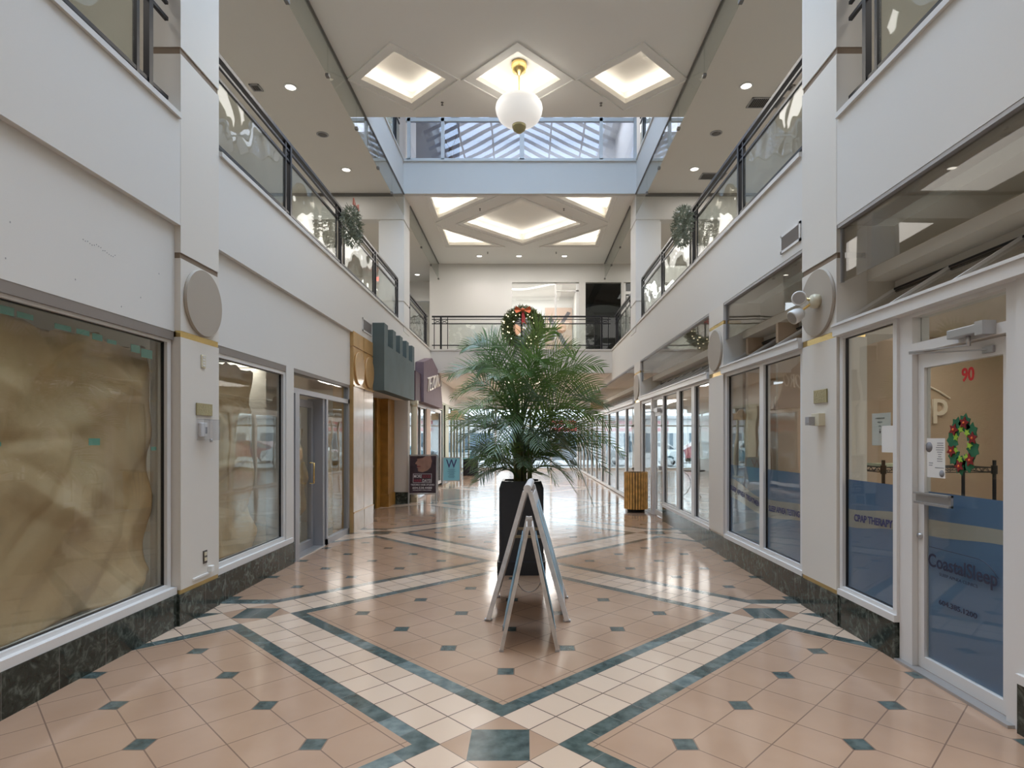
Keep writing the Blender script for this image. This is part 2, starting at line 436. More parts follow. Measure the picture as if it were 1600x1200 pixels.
def leaf_mat(name, col, tcol):
    m = bpy.data.materials.new(name); m.use_nodes = True; N = m.node_tree.nodes; L = m.node_tree.links
    b = N['Principled BSDF']; b.inputs['Roughness'].default_value = 0.26
    tc = N.new('ShaderNodeTexCoord'); n = N.new('ShaderNodeTexNoise'); n.inputs['Scale'].default_value = 3; L.new(tc.outputs['Object'], n.inputs['Vector'])
    mi = N.new('ShaderNodeMix'); mi.data_type = 'RGBA'; L.new(n.outputs['Fac'], mi.inputs['Factor'])
    mi.inputs[6].default_value = (*[c * 0.6 for c in col], 1); mi.inputs[7].default_value = (*[c * 1.5 for c in col], 1)
    L.new(mi.outputs[2], b.inputs['Base Color'])
    t = N.new('ShaderNodeBsdfTranslucent'); t.inputs[0].default_value = (*tcol, 1)
    ms = N.new('ShaderNodeMixShader'); ms.inputs[0].default_value = 0.18
    L.new(b.outputs[0], ms.inputs[1]); L.new(t.outputs[0], ms.inputs[2]); L.new(ms.outputs[0], N['Material Output'].inputs[0])
    return m
M_leaf = leaf_mat('palm_leaf', (0.085, 0.155, 0.060), (0.26, 0.44, 0.10))
M_leaf2 = leaf_mat('palm_leaf_bluish', (0.135, 0.195, 0.140), (0.20, 0.34, 0.15))
M_leaf3 = leaf_mat('palm_leaf_light', (0.13, 0.215, 0.070), (0.32, 0.50, 0.12))
M_stem = mat('palm_stem', (0.16, 0.17, 0.06), 0.5)
M_fir = mat('fir_needles', (0.10, 0.135, 0.055), 0.7, var=0.4, vscale=30)
M_firs = mat('frosted_fir', (0.27, 0.31, 0.25), 0.7, var=0.4, vscale=30)

def film_mat(name, col, tcol, a=0.06):
    m = bpy.data.materials.new(name); m.use_nodes = True; N = m.node_tree.nodes; L = m.node_tree.links
    b = N['Principled BSDF']; b.inputs['Base Color'].default_value = (*col, 1); b.inputs['Roughness'].default_value = 0.35
    t = N.new('ShaderNodeBsdfTranslucent'); t.inputs[0].default_value = (*tcol, 1)
    ms = N.new('ShaderNodeMixShader'); ms.inputs[0].default_value = 0.35
    tr = N.new('ShaderNodeBsdfTransparent'); tr.inputs[0].default_value = (*tcol, 1)
    m2 = N.new('ShaderNodeMixShader'); m2.inputs[0].default_value = a
    L.new(b.outputs[0], ms.inputs[1]); L.new(t.outputs[0], ms.inputs[2]); L.new(ms.outputs[0], m2.inputs[1]); L.new(tr.outputs[0], m2.inputs[2])
    L.new(m2.outputs[0], N['Material Output'].inputs[0]); return m
M_film = film_mat('blue_frost_film', (0.17, 0.285, 0.46), (0.30, 0.42, 0.62))
M_filmc = film_mat('cream_frost_film', (0.52, 0.51, 0.48), (0.6, 0.6, 0.58))

# ------------------------------------------------------------ floor and large structure
MB().box(-7.2, 9.2, -3.2, 31.2, -0.1, 0.0).build('floor', M_floor, kind='structure')
MB().box(-60, 60, 31.2, 90, -0.12, -0.015).build('ground_street', mat('asphalt', (0.40, 0.41, 0.42), 0.7, var=0.1), kind='structure')

def side(x, right): return mx(x) if right else x
def sbox(mb, right, x0, x1, y0, y1, z0, z1):
    a, b = side(x0, right), side(x1, right)
    mb.box(min(a, b), max(a, b), y0, y1, z0, z1)

for right in (False, True):
    nm = 'right' if right else 'left'
    mb = MB()
    # balcony fascia band, with a small sill cap
    sbox(mb, right, -3.30, -2.96, -3, 18.55, BAND, SILL - 0.03)
    sbox(mb, right, -3.32, -2.935, -3, 5.05, SILL - 0.03, SILL + 0.015); sbox(mb, right, -3.32, -2.935, 5.72, 18.60, SILL - 0.03, SILL + 0.015)
    mb.build('wall_%s_fascia' % nm, M_wall, kind='structure')
    # second floor slab
    mb = MB()
    sbox(mb, right, -6.6, -3.30, -3, 24, 3.95, 4.20)
    mb.build('floor_%s_gallery' % nm, M_carpet, kind='structure')
    # third floor slab and gallery ceiling
    mb = MB()
    sbox(mb, right, -6.6, -2.962, -3, 24, CEIL + 0.001, 8.10)
    mb.build('ceiling_%s_gallery' % nm, M_soff, kind='structure')
    mb = MB()
    sbox(mb, right, -3.16, -2.96, -3, 14.3, CEIL, 8.31)
    sbox(mb, right, -3.18, -2.935, -3, 14.3, 8.31, 8.35)
    mb.build('wall_%s_upper_fascia' % nm, M_wall, kind='structure')
    mb = MB()
    sbox(mb, right, -6.8, -6.6, -3, 24, 4.0, 12.2)
    sbox(mb, right, -6.8, -2.96, -3, 20.0, 11.3, 12.2)
    mb.build('wall_%s_back' % nm, M_shop, kind='structure')
    # pillar 1, full height, with recessed grooves
    mb = MB()
    y0, y1 = 5.07, 5.70
    for (z0, z1) in ((0.305, 2.475), (2.53, 3.15), (3.20, 4.90), (4.96, 11.3)):
        sbox(mb, right, -3.22, -2.958, y0, y1, z0, z1)
    sbox(mb, right, -3.20, -2.975, y0 + 0.012, y1 - 0.012, 0.0, 11.3)
    mb.build('trim_%d' % (2 if right else 1), M_pillar, kind='structure')
    mb = MB()
    for (z0, z1) in ((3.15, 3.20), (4.90, 4.96)):
        sbox(mb, right, -3.21, -2.968, y0 + 0.006, y1 - 0.006, z0, z1)
    mb.build('trim_%d' % (4 if right else 3), M_groove, kind='structure')
    mb = MB()
    sbox(mb, right, -3.21, -2.964, y0 + 0.006, y1 - 0.006, 2.475, 2.53)
    mb.build('trim_%d' % (6 if right else 5), M_brass, kind='structure')
    mb = MB()
    sbox(mb, right, -3.21, -2.964, y0 + 0.003, y1 - 0.003, 0.268, 0.305)
    mb.build('trim_%d' % (8 if right else 7), M_goldm, kind='structure')
    # column at the end of the gallery
    mb = MB()
    for (z0, z1) in ((4.2, 4.90), (4.94, 6.86), (6.91, CEIL)):
        sbox(mb, right, -3.56, -2.95, 14.30, 15.0, z0, z1)
    sbox(mb, right, -3.54, -2.97, 14.32, 14.98, 4.2, CEIL)
    mb.build('wall_%s_column' % nm, M_wall, kind='structure')
    mb = MB()
    sbox(mb, right, -6.6, -3.56, 14.30, 14.6, 6.91, CEIL)
    mb.build('wall_%s_bulkhead' % nm, M_wall, kind='structure')
    mb = MB(); sbox(mb, right, -6.6, -2.97, 14.25, 14.31, 7.46, 7.52); mb.build('trim_%d' % (10 if right else 9), M_grille, kind='structure')
    mb = MB()
    sbox(mb, right, -6.6, -4.9, 21.5, 21.7, 4.2, CEIL); sbox(mb, right, -4.9, -3.26, 23.6, 23.8, 4.2, CEIL)
    mb.build('wall_%s_gallery_end' % nm, M_shop, kind='structure')

# glass smoke baffles hanging below the edge of the gallery ceiling
for right in (False, True):
    t = empty('smoke_baffle', (side(-2.945, right), 10, 7.02),
              'clear glass smoke baffle under the %s gallery ceiling edge' % ('right' if right else 'left'), 'glass panel')
    ys = [5.8, 7.3, 8.8, 10.3, 11.8, 13.0, 14.28]
    for a, b in zip(ys[:-1], ys[1:]):
        mb = MB(); sbox(mb, right, -2.955, -2.943, a + 0.004, b - 0.004, 7.0, 7.515); mb.build('glass_sheet', M_baffle, t)
        if b < 14:
            mb = MB(); sbox(mb, right, -2.975, -2.925, b - 0.035, b + 0.035, 6.98, 7.02); mb.build('clip', M_grille, t)
    mb = MB(); sbox(mb, right, -2.975, -2.93, 5.8, 14.28, 7.497, 7.519); mb.build('channel', M_grille, t)
    t = empty('smoke_baffle', (side(-2.945, right), 17, 7.02),
              'glass smoke baffle beyond the %s column, beside the star ceiling' % ('right' if right else 'left'), 'glass panel')
    for a, b in ((15.02, 16.7), (16.7, 18.4), (18.4, 19.95)):
        mb = MB(); sbox(mb, right, -2.955, -2.943, a + 0.004, b - 0.004, 7.0, 7.515); mb.build('glass_sheet', M_baffle, t)
        mb = MB(); sbox(mb, right, -2.975, -2.925, b - 0.05, b + 0.02, 6.98, 7.02); mb.build('clip', M_grille, t)
    mb = MB(); sbox(mb, right, -2.975, -2.93, 15.02, 19.95, 7.497, 7.519); mb.build('channel', M_grille, t)

# ------------------------------------------------------------ coffered ceilings
def diamond(cx, cy_, h): return [(cx, cy_ - h), (cx + h, cy_), (cx, cy_ + h), (cx - h, cy_)]
def coffered(name, x0, x1, y0, y1, holes, lipz, topz, power, col, trimoff=0.14):
    outer = [(x0, y0), (x1, y0), (x1, y1), (x0, y1)]
    pl = [[Vector((p[0], p[1], 0)) for p in outer]] + [[Vector((p[0], p[1], 0)) for p in h] for h in holes]
    tri = geometry.tessellate_polygon(pl); flat = [p for q in pl for p in q]
    mb = MB(); mb.add([Vector((p.x, p.y, CEIL)) for p in flat], [tuple(t_) for t_ in tri])
    mb.box(x0, x1, y0 - 0.02, y0, CEIL, 8.31); mb.box(x0, x1, y1, y1 + 0.02, CEIL, 8.31)
    for h in holes:
        o1 = offset_poly(h, trimoff); o2 = offset_poly(h, trimoff + 0.022)
        n = len(h)
        vs = [Vector((p[0], p[1], CEIL)) for p in o1] + [Vector((p[0], p[1], CEIL - 0.02)) for p in o1] + [Vector((p[0], p[1], CEIL - 0.02)) for p in o2] + [Vector((p[0], p[1], CEIL)) for p in o2]
        fs = []
        for i in range(n):
            j = (i + 1) % n
            for k in range(3): fs.append((k * n + i, k * n + j, (k + 1) * n + j, (k + 1) * n + i))
        mb.add(vs, fs)
    mb.build(name, M_ceil, kind='structure')
    for h in holes:
        n = len(h); mb = MB()
        w_ = offset_poly(h, 0.11)
        lv = [Vector((p[0], p[1], CEIL)) for p in h] + [Vector((p[0], p[1], lipz)) for p in h]
        mb.add(lv, [(i, (i + 1) % n, n + (i + 1) % n, n + i) for i in range(n)])
        mb.add(*ring_faces(w_, h, lipz))
        lv = [Vector((p[0], p[1], lipz)) for p in w_] + [Vector((p[0], p[1], topz)) for p in w_]
        mb.add(lv, [(i, (i + 1) % n, n + (i + 1) % n, n + i) for i in range(n)])
        mb.add([Vector((p[0], p[1], topz)) for p in w_], [tuple(range(n))])
        mb.build('ceiling_coffer', M_cove, kind='structure')
        # tube lights lying on the ledge of the coffer
        for i in range(n):
            a = Vector(h[i]); b_ = Vector(h[(i + 1) % n]); e = b_ - a; L_ = e.length; e.normalize()
            nn = Vector((e.y, -e.x)); mid = (a + b_) / 2 + nn * 0.055
            ang = math.atan2(e.y, e.x)
            area('cove_light', (mid.x, mid.y, lipz + 0.03), (PI, 0, ang), L_ * 0.95, 0.05, power * L_, col)
dm = [diamond(-2.02, 9.74, 0.70), diamond(-0.13, 9.74, 0.70), diamond(1.75, 9.74, 0.70)]
coffered('ceiling_bridge', XL, XR, 8.0, 10.87, dm, CEIL + 0.09, CEIL + 0.27, 1.15, (1.0, 0.93, 0.82))
cx0 = -0.12
tr = [[(cx0 - 2.23, 14.50), (cx0 - 0.87, 14.50), (cx0 - 2.23, 15.86)], [(cx0 + 2.23, 14.50), (cx0 + 2.23, 15.86), (cx0 + 0.87, 14.50)],
      [(cx0 - 2.23, 16.70), (cx0 - 0.87, 18.06), (cx0 - 2.23, 18.06)], [(cx0 + 2.23, 18.06), (cx0 + 0.87, 18.06), (cx0 + 2.23, 16.70)]]
coffered('ceiling_star', XL, XR, 14.42, 20.0, [diamond(cx0, 16.28, 1.62)] + tr, CEIL + 0.09, CEIL + 0.33, 1.45, (1.0, 0.95, 0.86), 0.12)

# bridge top (third floor walkway) and beam with the upper windows
MB().box(XL, XR, -3, 3.7, CEIL, 8.3).build('ceiling_near_blocker', M_ceil, kind='structure')  # unseen slab, added to keep sky light off the nearest walls
MB().box(XL, XR, 8.02, 10.85, 8.0, 8.1).build('floor_bridge', M_carpet, kind='structure')
MB().box(XL, XR, 14.28, 14.42, CEIL, 8.29).box(XL, XR, 14.24, 14.5, 8.29, 8.33).box(XL, XR, 14.3, 14.5, 10.9, 12.2).build('wall_back_beam', M_wall, kind='structure')

# ------------------------------------------------------------ generic glazing
def glazing(name, right, xp, y0, y1, z0, z1, mull=(), fw=0.06, fd=0.08, mat_f=None, pane_mat=None, head=True, bott=True, kind='structure'):
    """window in a side wall: plane x = xp (left coordinates), frame fw wide, mull = [(y0,y1)]"""
    mat_f = mat_f or M_frame; pane_mat = pane_mat or M_glass
    t = empty(name, (side(xp, right), (y0 + y1) / 2, z0), kind=kind)
    mb = MB()
    sbox(mb, right, xp - fd / 2, xp + fd / 2, y0, y0 + fw, z0, z1); sbox(mb, right, xp - fd / 2, xp + fd / 2, y1 - fw, y1, z0, z1)
    if head: sbox(mb, right, xp - fd / 2, xp + fd / 2, y0 + fw, y1 - fw, z1 - fw * 0.6, z1)
    if bott: sbox(mb, right, xp - fd / 2, xp + fd / 2, y0 + fw, y1 - fw, z0, z0 + fw * 0.6)
    edges = [y0 + fw]
    for a, b in mull:
        sbox(mb, right, xp - fd / 2, xp + fd / 2, a, b, z0 + fw * 0.6, z1 - fw * 0.6); edges += [a, b]
    edges.append(y1 - fw)
    mb.build('window_frame', mat_f, t)
    # black gasket line round each pane
    for a, b in zip(edges[::2], edges[1::2]):
        p = MB(); sbox(p, right, xp - 0.004, xp + 0.004, a, b, z0 + fw * 0.5, z1 - fw * 0.5); p.build('pane', pane_mat, t)
        g = MB(); q = 0.007
        for (a0, a1, c0, c1) in ((a, a + q, z0 + fw * .6, z1 - fw * .6), (b - q, b, z0 + fw * .6, z1 - fw * .6), (a, b, z0 + fw * .6, z0 + fw * .6 + q), (a, b, z1 - fw * .6 - q, z1 - fw * .6)):
            sbox(g, right, xp - 0.012, xp + 0.012, a0, a1, c0, c1)
        g.build('gasket', M_black, t)
    return t

# ------------------------------------------------------------ left wall, ground floor
mb = MB()
mb.box(-3.26, -3.01, -3, 5.07, HEAD + 0.03, BAND); mb.box(-3.26, -3.01, 5.70, 10.12, HEAD + 0.03, BAND)
mb.box(-3.26, -3.005, 7.42, 7.66, BASE, HEAD + 0.03)
mb.box(-3.26, -3.03, -3, 0.6, BASE, HEAD + 0.03)
mb.build('wall_left', M_wall, kind='structure')
MB().box(-3.20, -2.98, -3, 5.07, 0, BASE).box(-3.20, -2.955, 5.05, 5.72, 0, 0.268).box(-3.20, -2.985, 5.72, 7.63, 0, BASE).build('baseboard_left', M_marble, kind='structure')
# brown-grey head and pale sill of the windows
MB().box(-3.16, -3.012, 0.6, 5.06, HEAD - 0.045, HEAD + 0.03).box(-3.16, -3.012, 5.70, 7.45, HEAD - 0.045, HEAD + 0.03).box(-3.16, -3.012, 7.66, 10.1, HEAD - 0.02, HEAD + 0.03).build('trim_11', mat('taupe_head', (.24, .21, .19), .5), kind='structure')
MB().box(-3.2, -2.985, -3, 5.065, BASE, BASE + 0.06).box(-3.2, -2.99, 5.70, 7.6, BASE, BASE + 0.06).build('trim_12', M_frame, kind='structure')
glazing('window_1', False, -3.07, 0.6, 5.05, BASE + 0.06, HEAD - 0.04, [(3.30, 3.37)], fw=0.05)
glazing('window_2', False, -3.06, 5.71, 7.44, BASE + 0.06, HEAD - 0.04, [], fw=0.075)
# entrance with side light
t = empty('window_3', (-3.05, 9.0, 0), kind='structure')
mb = MB(); mb.box(-3.09, -3.01, 7.66, 10.10, 2.20, 2.27); mb.box(-3.09, -3.01, 8.93, 10.08, 0.0, 0.09); mb.box(-3.09, -3.01, 8.93, 9.0, 0.0, 2.2); mb.box(-3.09, -3.01, 10.02, 10.10, 0.0, 2.47)
mb.build('window_frame', M_greyf, t)
MB().box(-3.054, -3.046, 7.66, 10.02, 2.27, 2.47).build('pane', M_glass, t)
MB().box(-3.054, -3.046, 9.0, 10.02, 0.09, 2.2).build('pane', M_glass, t)
t = empty('door_1', (-3.2, 8.4, 0), kind='structure')
mb = MB(); mb.box(-3.23, -3.17, 7.85, 7.93, 0.01, 2.16); mb.box(-3.23, -3.17, 8.74, 8.82, 0.01, 2.16); mb.box(-3.23, -3.17, 7.93, 8.74, 0.01, 0.12); mb.box(-3.23, -3.17, 7.93, 8.74, 2.06, 2.16)
mb.build('door_frame', M_greyf, t)
MB().box(-3.204, -3.196, 7.93, 8.74, 0.12, 2.06).build('pane', M_glass, t)
MB().tube([(-3.17, 8.68, 0.95), (-3.11, 8.68, 0.95), (-3.11, 8.68, 1.25), (-3.17, 8.68, 1.25)], 0.012).build('door_handle', M_brass, t)
MB().box(-3.26, -3.03, 8.83, 8.92, 0, 2.2).box(-3.26, -3.0, 7.70, 7.84, 0, 2.2).build('trim_13', M_greyf, kind='structure')
MB().box(-3.26, -3.02, 7.66, 8.93, 0.0, 0.012).build('trim_14', M_alum, kind='structure')

mb = MB()
rm = random.Random(4)
for k in range(16): y = 4.02 + .013 * k * 1.6; z = 2.96 - .03 * (k / 16) + rm.uniform(-.012, .012); mb.box(-3.011, -3.008, y, y + .006, z, z + .006)
for (y, z) in ((3.45, 2.86), (3.42, 2.64), (4.4, 2.58), (4.62, 2.7), (3.95, 2.66), (4.85, 2.95)): mb.box(-3.011, -3.008, y, y + .006, z, z + .01)
mb.build('trim_26', M_greyf, kind='structure')
# crumpled kraft paper behind the left windows
def kraft(name, label, x, y0, y1, z0, z1, seed, curl=0.0, tapes=()):
    rnd = random.Random(seed)
    ny, nz = 120, 110; vs = []; fs = []
    folds = [(rnd.uniform(y0, y1), rnd.uniform(z0, z1), rnd.uniform(0, PI), rnd.uniform(0.06, 0.34), rnd.uniform(0.006, 0.015) * rnd.choice((-1, 1))) for _ in range(46)]
    for j in range(nz + 1):
        for i in range(ny + 1):
            a = i / ny; b = j / nz
            y = y0 + (y1 - y0) * a; z = z0 + (z1 - z0) * b
            d = 0.0
            for (fy, fz, an, wd, am) in folds:
                p = (y - fy) * math.cos(an) + (z - fz) * math.sin(an); q = -(y - fy) * math.sin(an) + (z - fz) * math.cos(an)
                d += am * max(0, 1 - abs(p) / wd) * math.exp(-(q / 0.45) ** 2)
            d += 0.010 * math.sin(5 * y + 3 * z + seed) + 0.006 * math.sin(11 * z - 7 * y)
            yy = y
            if b < 0.25: yy = y + (0.25 - b) * -0.35 * max(0, a - 0.5) * (y1 - y0)
            zz = z + (0.02 * math.sin(9 * y) + 0.012 * math.sin(23 * y + 1) if j == nz else 0)
            vs.append(Vector((x - 0.035 + d * 2.6 - curl * max(0, a - .8) ** 2 * 4, yy, zz)))
    for j in range(nz):
        for i in range(ny):
            k = j * (ny + 1) + i; fs.append((k, k + 1, k + ny + 2, k + ny + 1))
    mb = MB(); mb.add(vs, fs, True)
    o = mb.build(name, M_kraft, None, label, 'paper', fix=False)
    s_ = o.modifiers.new('thick', 'SOLIDIFY'); s_.thickness = 0.0015; s_.offset = -1
    for (ty, tz, tw, th) in tapes:
        q = MB().box(x + 0.055, x + 0.0575, ty - tw / 2, ty + tw / 2, tz - th / 2, tz + th / 2, None)
        q.build('tape', M_green_t, o, label='green masking tape')
    return o
kraft('kraft_paper', 'large crumpled brown paper sheet taped inside the nearest left window', -3.17, 3.42, 5.02, 0.34, 2.36, 3,
      tapes=[(3.55, 2.37, 0.10, 0.05), (3.68, 2.365, 0.12, 0.035), (3.98, 2.35, 0.14, 0.035), (4.16, 2.35, 0.12, 0.035), (4.30, 2.34, 0.10, 0.045), (4.45, 2.33, 0.1, 0.03), (4.72, 2.32, 0.11, 0.06), (4.86, 2.3, 0.14, 0.07),
             (3.46, 1.57, 0.1, 0.025), (4.27, 1.58, 0.11, 0.05), (4.95, 1.52, 0.07, 0.03)])
kraft('kraft_paper', 'brown paper sheet behind the window right of the left pillar', -3.16, 5.80, 7.05, 0.34, 2.40, 9, curl=0.6)
kraft('kraft_paper', 'brown paper behind the glass entrance door on the left', -3.26, 7.95, 8.72, 0.3, 1.75, 12)
kraft('kraft_paper', 'brown paper strip inside the narrow side light beside the oak pillar', -3.16, 9.05, 9.85, 0.15, 2.0, 15)

# ------------------------------------------------------------ left wall further on: oak pillar, doorway, awnings
mb = MB()
for (y0, y1) in ((10.12, 10.755), (10.775, 11.40)):
    for (z0, z1) in ((3.20, 3.45), (2.53, 3.17)):
        mb.box(-3.30, -2.95, y0, y1, z0, z1)
mb.box(-3.30, -2.965, 10.13, 11.39, 0, 3.44)
mb.build('wall_left_oak_head', M_mdf, kind='structure')
mb = MB()
for (y0, y1) in ((10.12, 10.755), (10.775, 11.40)):
    mb.box(-3.28, -2.948, y0 + .002, y1, 0.34, 2.50); mb.box(-3.28, -2.94, y0 + .002, y1, 0.0, 0.33)
mb.build('wall_left_oak_shaft', M_mdf2, kind='structure')
MB().box(-3.27, -2.925, 10.11, 10.76, 2.50, 2.528).box(-3.27, -2.925, 10.77, 11.41, 2.50, 2.528).box(-3.27, -2.93, 10.11, 11.41, 0.33, 0.345).build('trim_15', M_mdf, kind='structure')
MB().box(-3.30, -2.955, 10.112, 10.128, 0, 2.50).build('trim_16', M_mdf, kind='structure')
for i, yc in enumerate((10.44, 11.09)):
    MB().lathe((-2.95, yc, 2.84), [(0, 0.0), (0.285, 0.0), (0.295, 0.012), (0.285, 0.03), (0, 0.03)], 48, 'X', False).build('oak_disc', M_mdf, None,
        'round oak disc on the %s half of the oak pillar' % ('nearer' if i == 0 else 'farther'), 'wall disc')
# recessed doorway
mb = MB(); mb.box(-4.2, -3.43, 11.41, 13.96, 2.55, BAND); mb.box(-3.43, -2.96, 11.41, 15.8, 2.56, BAND); mb.box(-3.30, -2.96, 15.6, 20.75, 2.62, BAND)
mb.build('wall_left_doorway_head', M_wall, kind='structure')
MB().box(-3.60, -3.255, 13.96, 14.62, 0.30, 2.55).box(-3.62, -3.235, 13.94, 14.64, 0.0, 0.30).build('wall_left_oak_jamb', M_brown, kind='structure')
MB().box(-3.30, -2.93, 14.70, 14.95, 0.28, 2.60).build('wall_left_return', M_pillar, kind='structure')
MB().box(-3.32, -2.91, 14.68, 14.97, 0.0, 0.28).build('baseboard_left_return', M_marble, kind='structure')
t = empty('door_2', (-3.5, 13.2, 0), kind='structure')
mb = MB()
for (a, b) in ((11.6, 11.66), (12.55, 12.63), (13.55, 13.6)): mb.box(-3.52, -3.47, a, b, 0, 2.5)
mb.box(-3.52, -3.47, 11.6, 13.6, 2.44, 2.5); mb.box(-3.52, -3.47, 11.6, 13.6, 0, 0.12); mb.box(-3.51, -3.48, 12.63, 13.55, 0.95, 1.0)
mb.build('door_frame', M_abrass, t)
MB().box(-3.499, -3.491, 11.66, 13.55, 0.12, 2.44).build('pane', M_glass, t)
MB().box(-4.4, -3.43, 13.62, 13.97, 0.0, 2.55).box(-4.5, -4.4, 11.5, 13.97, 0, 2.55).build('wall_left_oak_reveal', M_brown, kind='structure')

# crenellated slate-blue awning
mb = MB()
yb0, yb1, zb0, zb1, zt = 11.40, 14.47, 2.54, 3.44, 3.84
mb.box(-2.958, -2.73, yb0, yb1, zb0, zb1)
for (a, b) in ((11.40, 11.70), (12.13, 12.42), (12.82, 13.10), (13.50, 13.78), (14.20, 14.47)):
    mb.box(-2.958, -2.73, a, b, zb1, zt)
mb.build('awning', M_blue, None, 'slate blue awning with battlements above the oak doorway', 'awning')
# plum gabled sign box
t = empty('shop_sign', (-2.84, 17.6, 2.59), 'plum gabled salon sign box with white slanted letters', 'sign')
mb = MB(); mb.prism([(-2.73, 15.8, 2.60), (-2.73, 19.45, 2.60), (-2.73, 18.3, 3.72), (-2.73, 16.7, 4.0), (-2.73, 15.8, 3.66)][:0] or
                    [(-2.73, 15.8, 2.59), (-2.73, 19.4, 2.59), (-2.73, 18.75, 3.66), (-2.73, 17.2, 3.95), (-2.73, 15.8, 3.66)], (-0.22, 0, 0))
mb.build('sign_box', M_plum, t)
MB().box(-3.0, -2.80, 14.98, 15.78, 2.58, 3.33).build('side_box', M_plumd, t)
M_letter = mat('white_letters', (0.82, 0.76, 0.68), 0.35, 0.1)
text_mesh('TEZORO', 0.58, (-2.722, 16.2, 2.88), (0, 1, 0.155), (0, 0.0, 1), 0.02, M_letter, 'lettering', t, width=2.5, shear=.35, bold=-0.004, label='raised white letters')

# pilasters and salon glass front
mb = MB(); mb.tube([(-2.86, 15.10, 0.0), (-2.86, 15.10, 2.5)], 0.075, 20); mb.box(-2.96, -2.76, 15.0, 15.2, 2.5, 2.58); mb.box(-2.95, -2.77, 15.01, 15.19, 0, 0.12)
mb.lathe((-2.86, 15.10, 0), [(0.075, 2.42), (0.095, 2.46), (0.1, 2.5)], 20)
mb.build('wall_left_round_column', M_cream, kind='structure')
MB().box(-3.02, -2.89, 15.55, 15.78, 0, 2.58).build('wall_left_pink_post', mat('peach_paint', (0.66, 0.48, 0.36), 0.6), kind='structure')
glazing('window_4', False, -2.99, 15.8, 20.6, 0.08, 2.58, [(16.55, 16.62), (17.45, 18.2)], fw=0.16, mat_f=M_frame)
MB().box(-3.03, -2.93, 17.47, 18.18, 0.1, 2.5).build('wall_left_peach_panel', mat('peach_panel', (0.62, 0.46, 0.36), 0.6), kind='structure')
glazing('window_5', False, -2.99, 20.75, 30.9, 0.08, 2.9, [(21.0, 21.15), (21.7, 22.6), (23.6, 23.68), (24.6, 24.68), (25.6, 25.68), (27.0, 27.08), (28.4, 28.48)], fw=0.12, mat_f=mat('sage_frame', (0.42, 0.45, 0.36), 0.5))
MB().box(-3.3, -2.93, 20.6, 20.78, 0, 2.6).build('wall_left_dark_post', mat('dark_green_paint', (0.04, 0.07, 0.07), 0.5), kind='structure')
MB().box(-3.3, -2.96, 20.75, 31, 2.9, 3.64).build('wall_left_far_header', M_wall, kind='structure')

def scroll_sign(xc, y, z0, z1, hw, label):
    t = empty('scalloped_sign', (xc, y, z0), label, 'sign')
    pts = [(xc - hw, y, z0)]
    pts += [(xc + hw, y, z0), (xc + hw, y, z0 + (z1 - z0) * .62), (xc + hw * .55, y, z0 + (z1 - z0) * .62)]
    for k in range(9):
        a = PI * k / 8; pts.append((xc + hw * .42 * math.cos(a), y, z0 + (z1 - z0) * (.62 + .38 * math.sin(a))))
    pts += [(xc - hw * .55, y, z0 + (z1 - z0) * .62), (xc - hw, y, z0 + (z1 - z0) * .62)]
    MB().prism(pts, (0, 0.06, 0)).build('board', mat('pine_board', (0.50, 0.38, 0.26), 0.6, var=.1), t)
    mb = MB()
    for s_ in (-1, 1):
        mb.tube([(xc + s_ * (0.02 + 0.012 * k * math.cos(k * .8)), y - 0.012, z0 + (z1 - z0) * .45 + 0.010 * k * math.sin(k * .8)) for k in range(9)], 0.007, 6)
    mb.build('scroll_emblem', M_groove, t)
scroll_sign(-2.70, 22.4, 2.32, 2.72, 0.36, 'scalloped wooden shop sign jutting out on the left beyond the salon')
scroll_sign(2.42, 20.2, 2.62, 3.06, 0.22, 'scalloped wooden sign jutting from the right shopfronts near the street end')

# ------------------------------------------------------------ right wall, ground floor (unmirrored real coordinates)
HD = 2.568
for nm, (y0, y1) in (('near', (7.98, 8.60)), ('far', (13.80, 14.56))):
    mb = MB()
    for (z0, z1) in ((0.305, 2.475), (2.53, 3.15), (3.20, BAND)): mb.box(2.658, 2.92, y0, y1, z0, z1)
    mb.box(2.675, 2.9, y0 + .01, y1 - .01, 0, BAND)
    mb.build('wall_right_pillar_%s' % nm, M_pillar, kind='structure')
    MB().box(2.664, 2.9, y0 + .004, y1 - .004, 2.475, 2.53).box(2.664, 2.9, y0 + .004, y1 - .004, 3.15, 3.20).build('trim_%d' % (21 if nm == 'near' else 22), M_brass, kind='structure')
bays = [(-1.5, 5.07), (5.70, 7.98), (8.60, 13.80), (14.56, 22.0), (22.0, 30.9)]
mb = MB()
for (a, b) in bays:
    mb.box(3.16, 3.26, a, b, 2.86, BAND)                       # back of the recess
for (a, b) in ((5.08, 5.69), (7.99, 8.59), (13.81, 14.55), (-3, -1.5)): mb.box(2.67, 3.26, a, b, 2.50, BAND)
mb.build('wall_right_recess', M_shop, kind='structure')
MB().box(2.66, 3.3, 18.55, 30.9, BAND, 3.64).build('wall_right_far_header', M_wall, kind='structure')
mb = MB()
for (a, b) in bays: mb.box(2.605, 2.66, a + .003, b - .003, 2.555, 2.575); mb.box(2.62, 2.72, a + .003, b - .003, 2.475, 2.556)
mb.build('trim_23', M_frame, kind='structure')
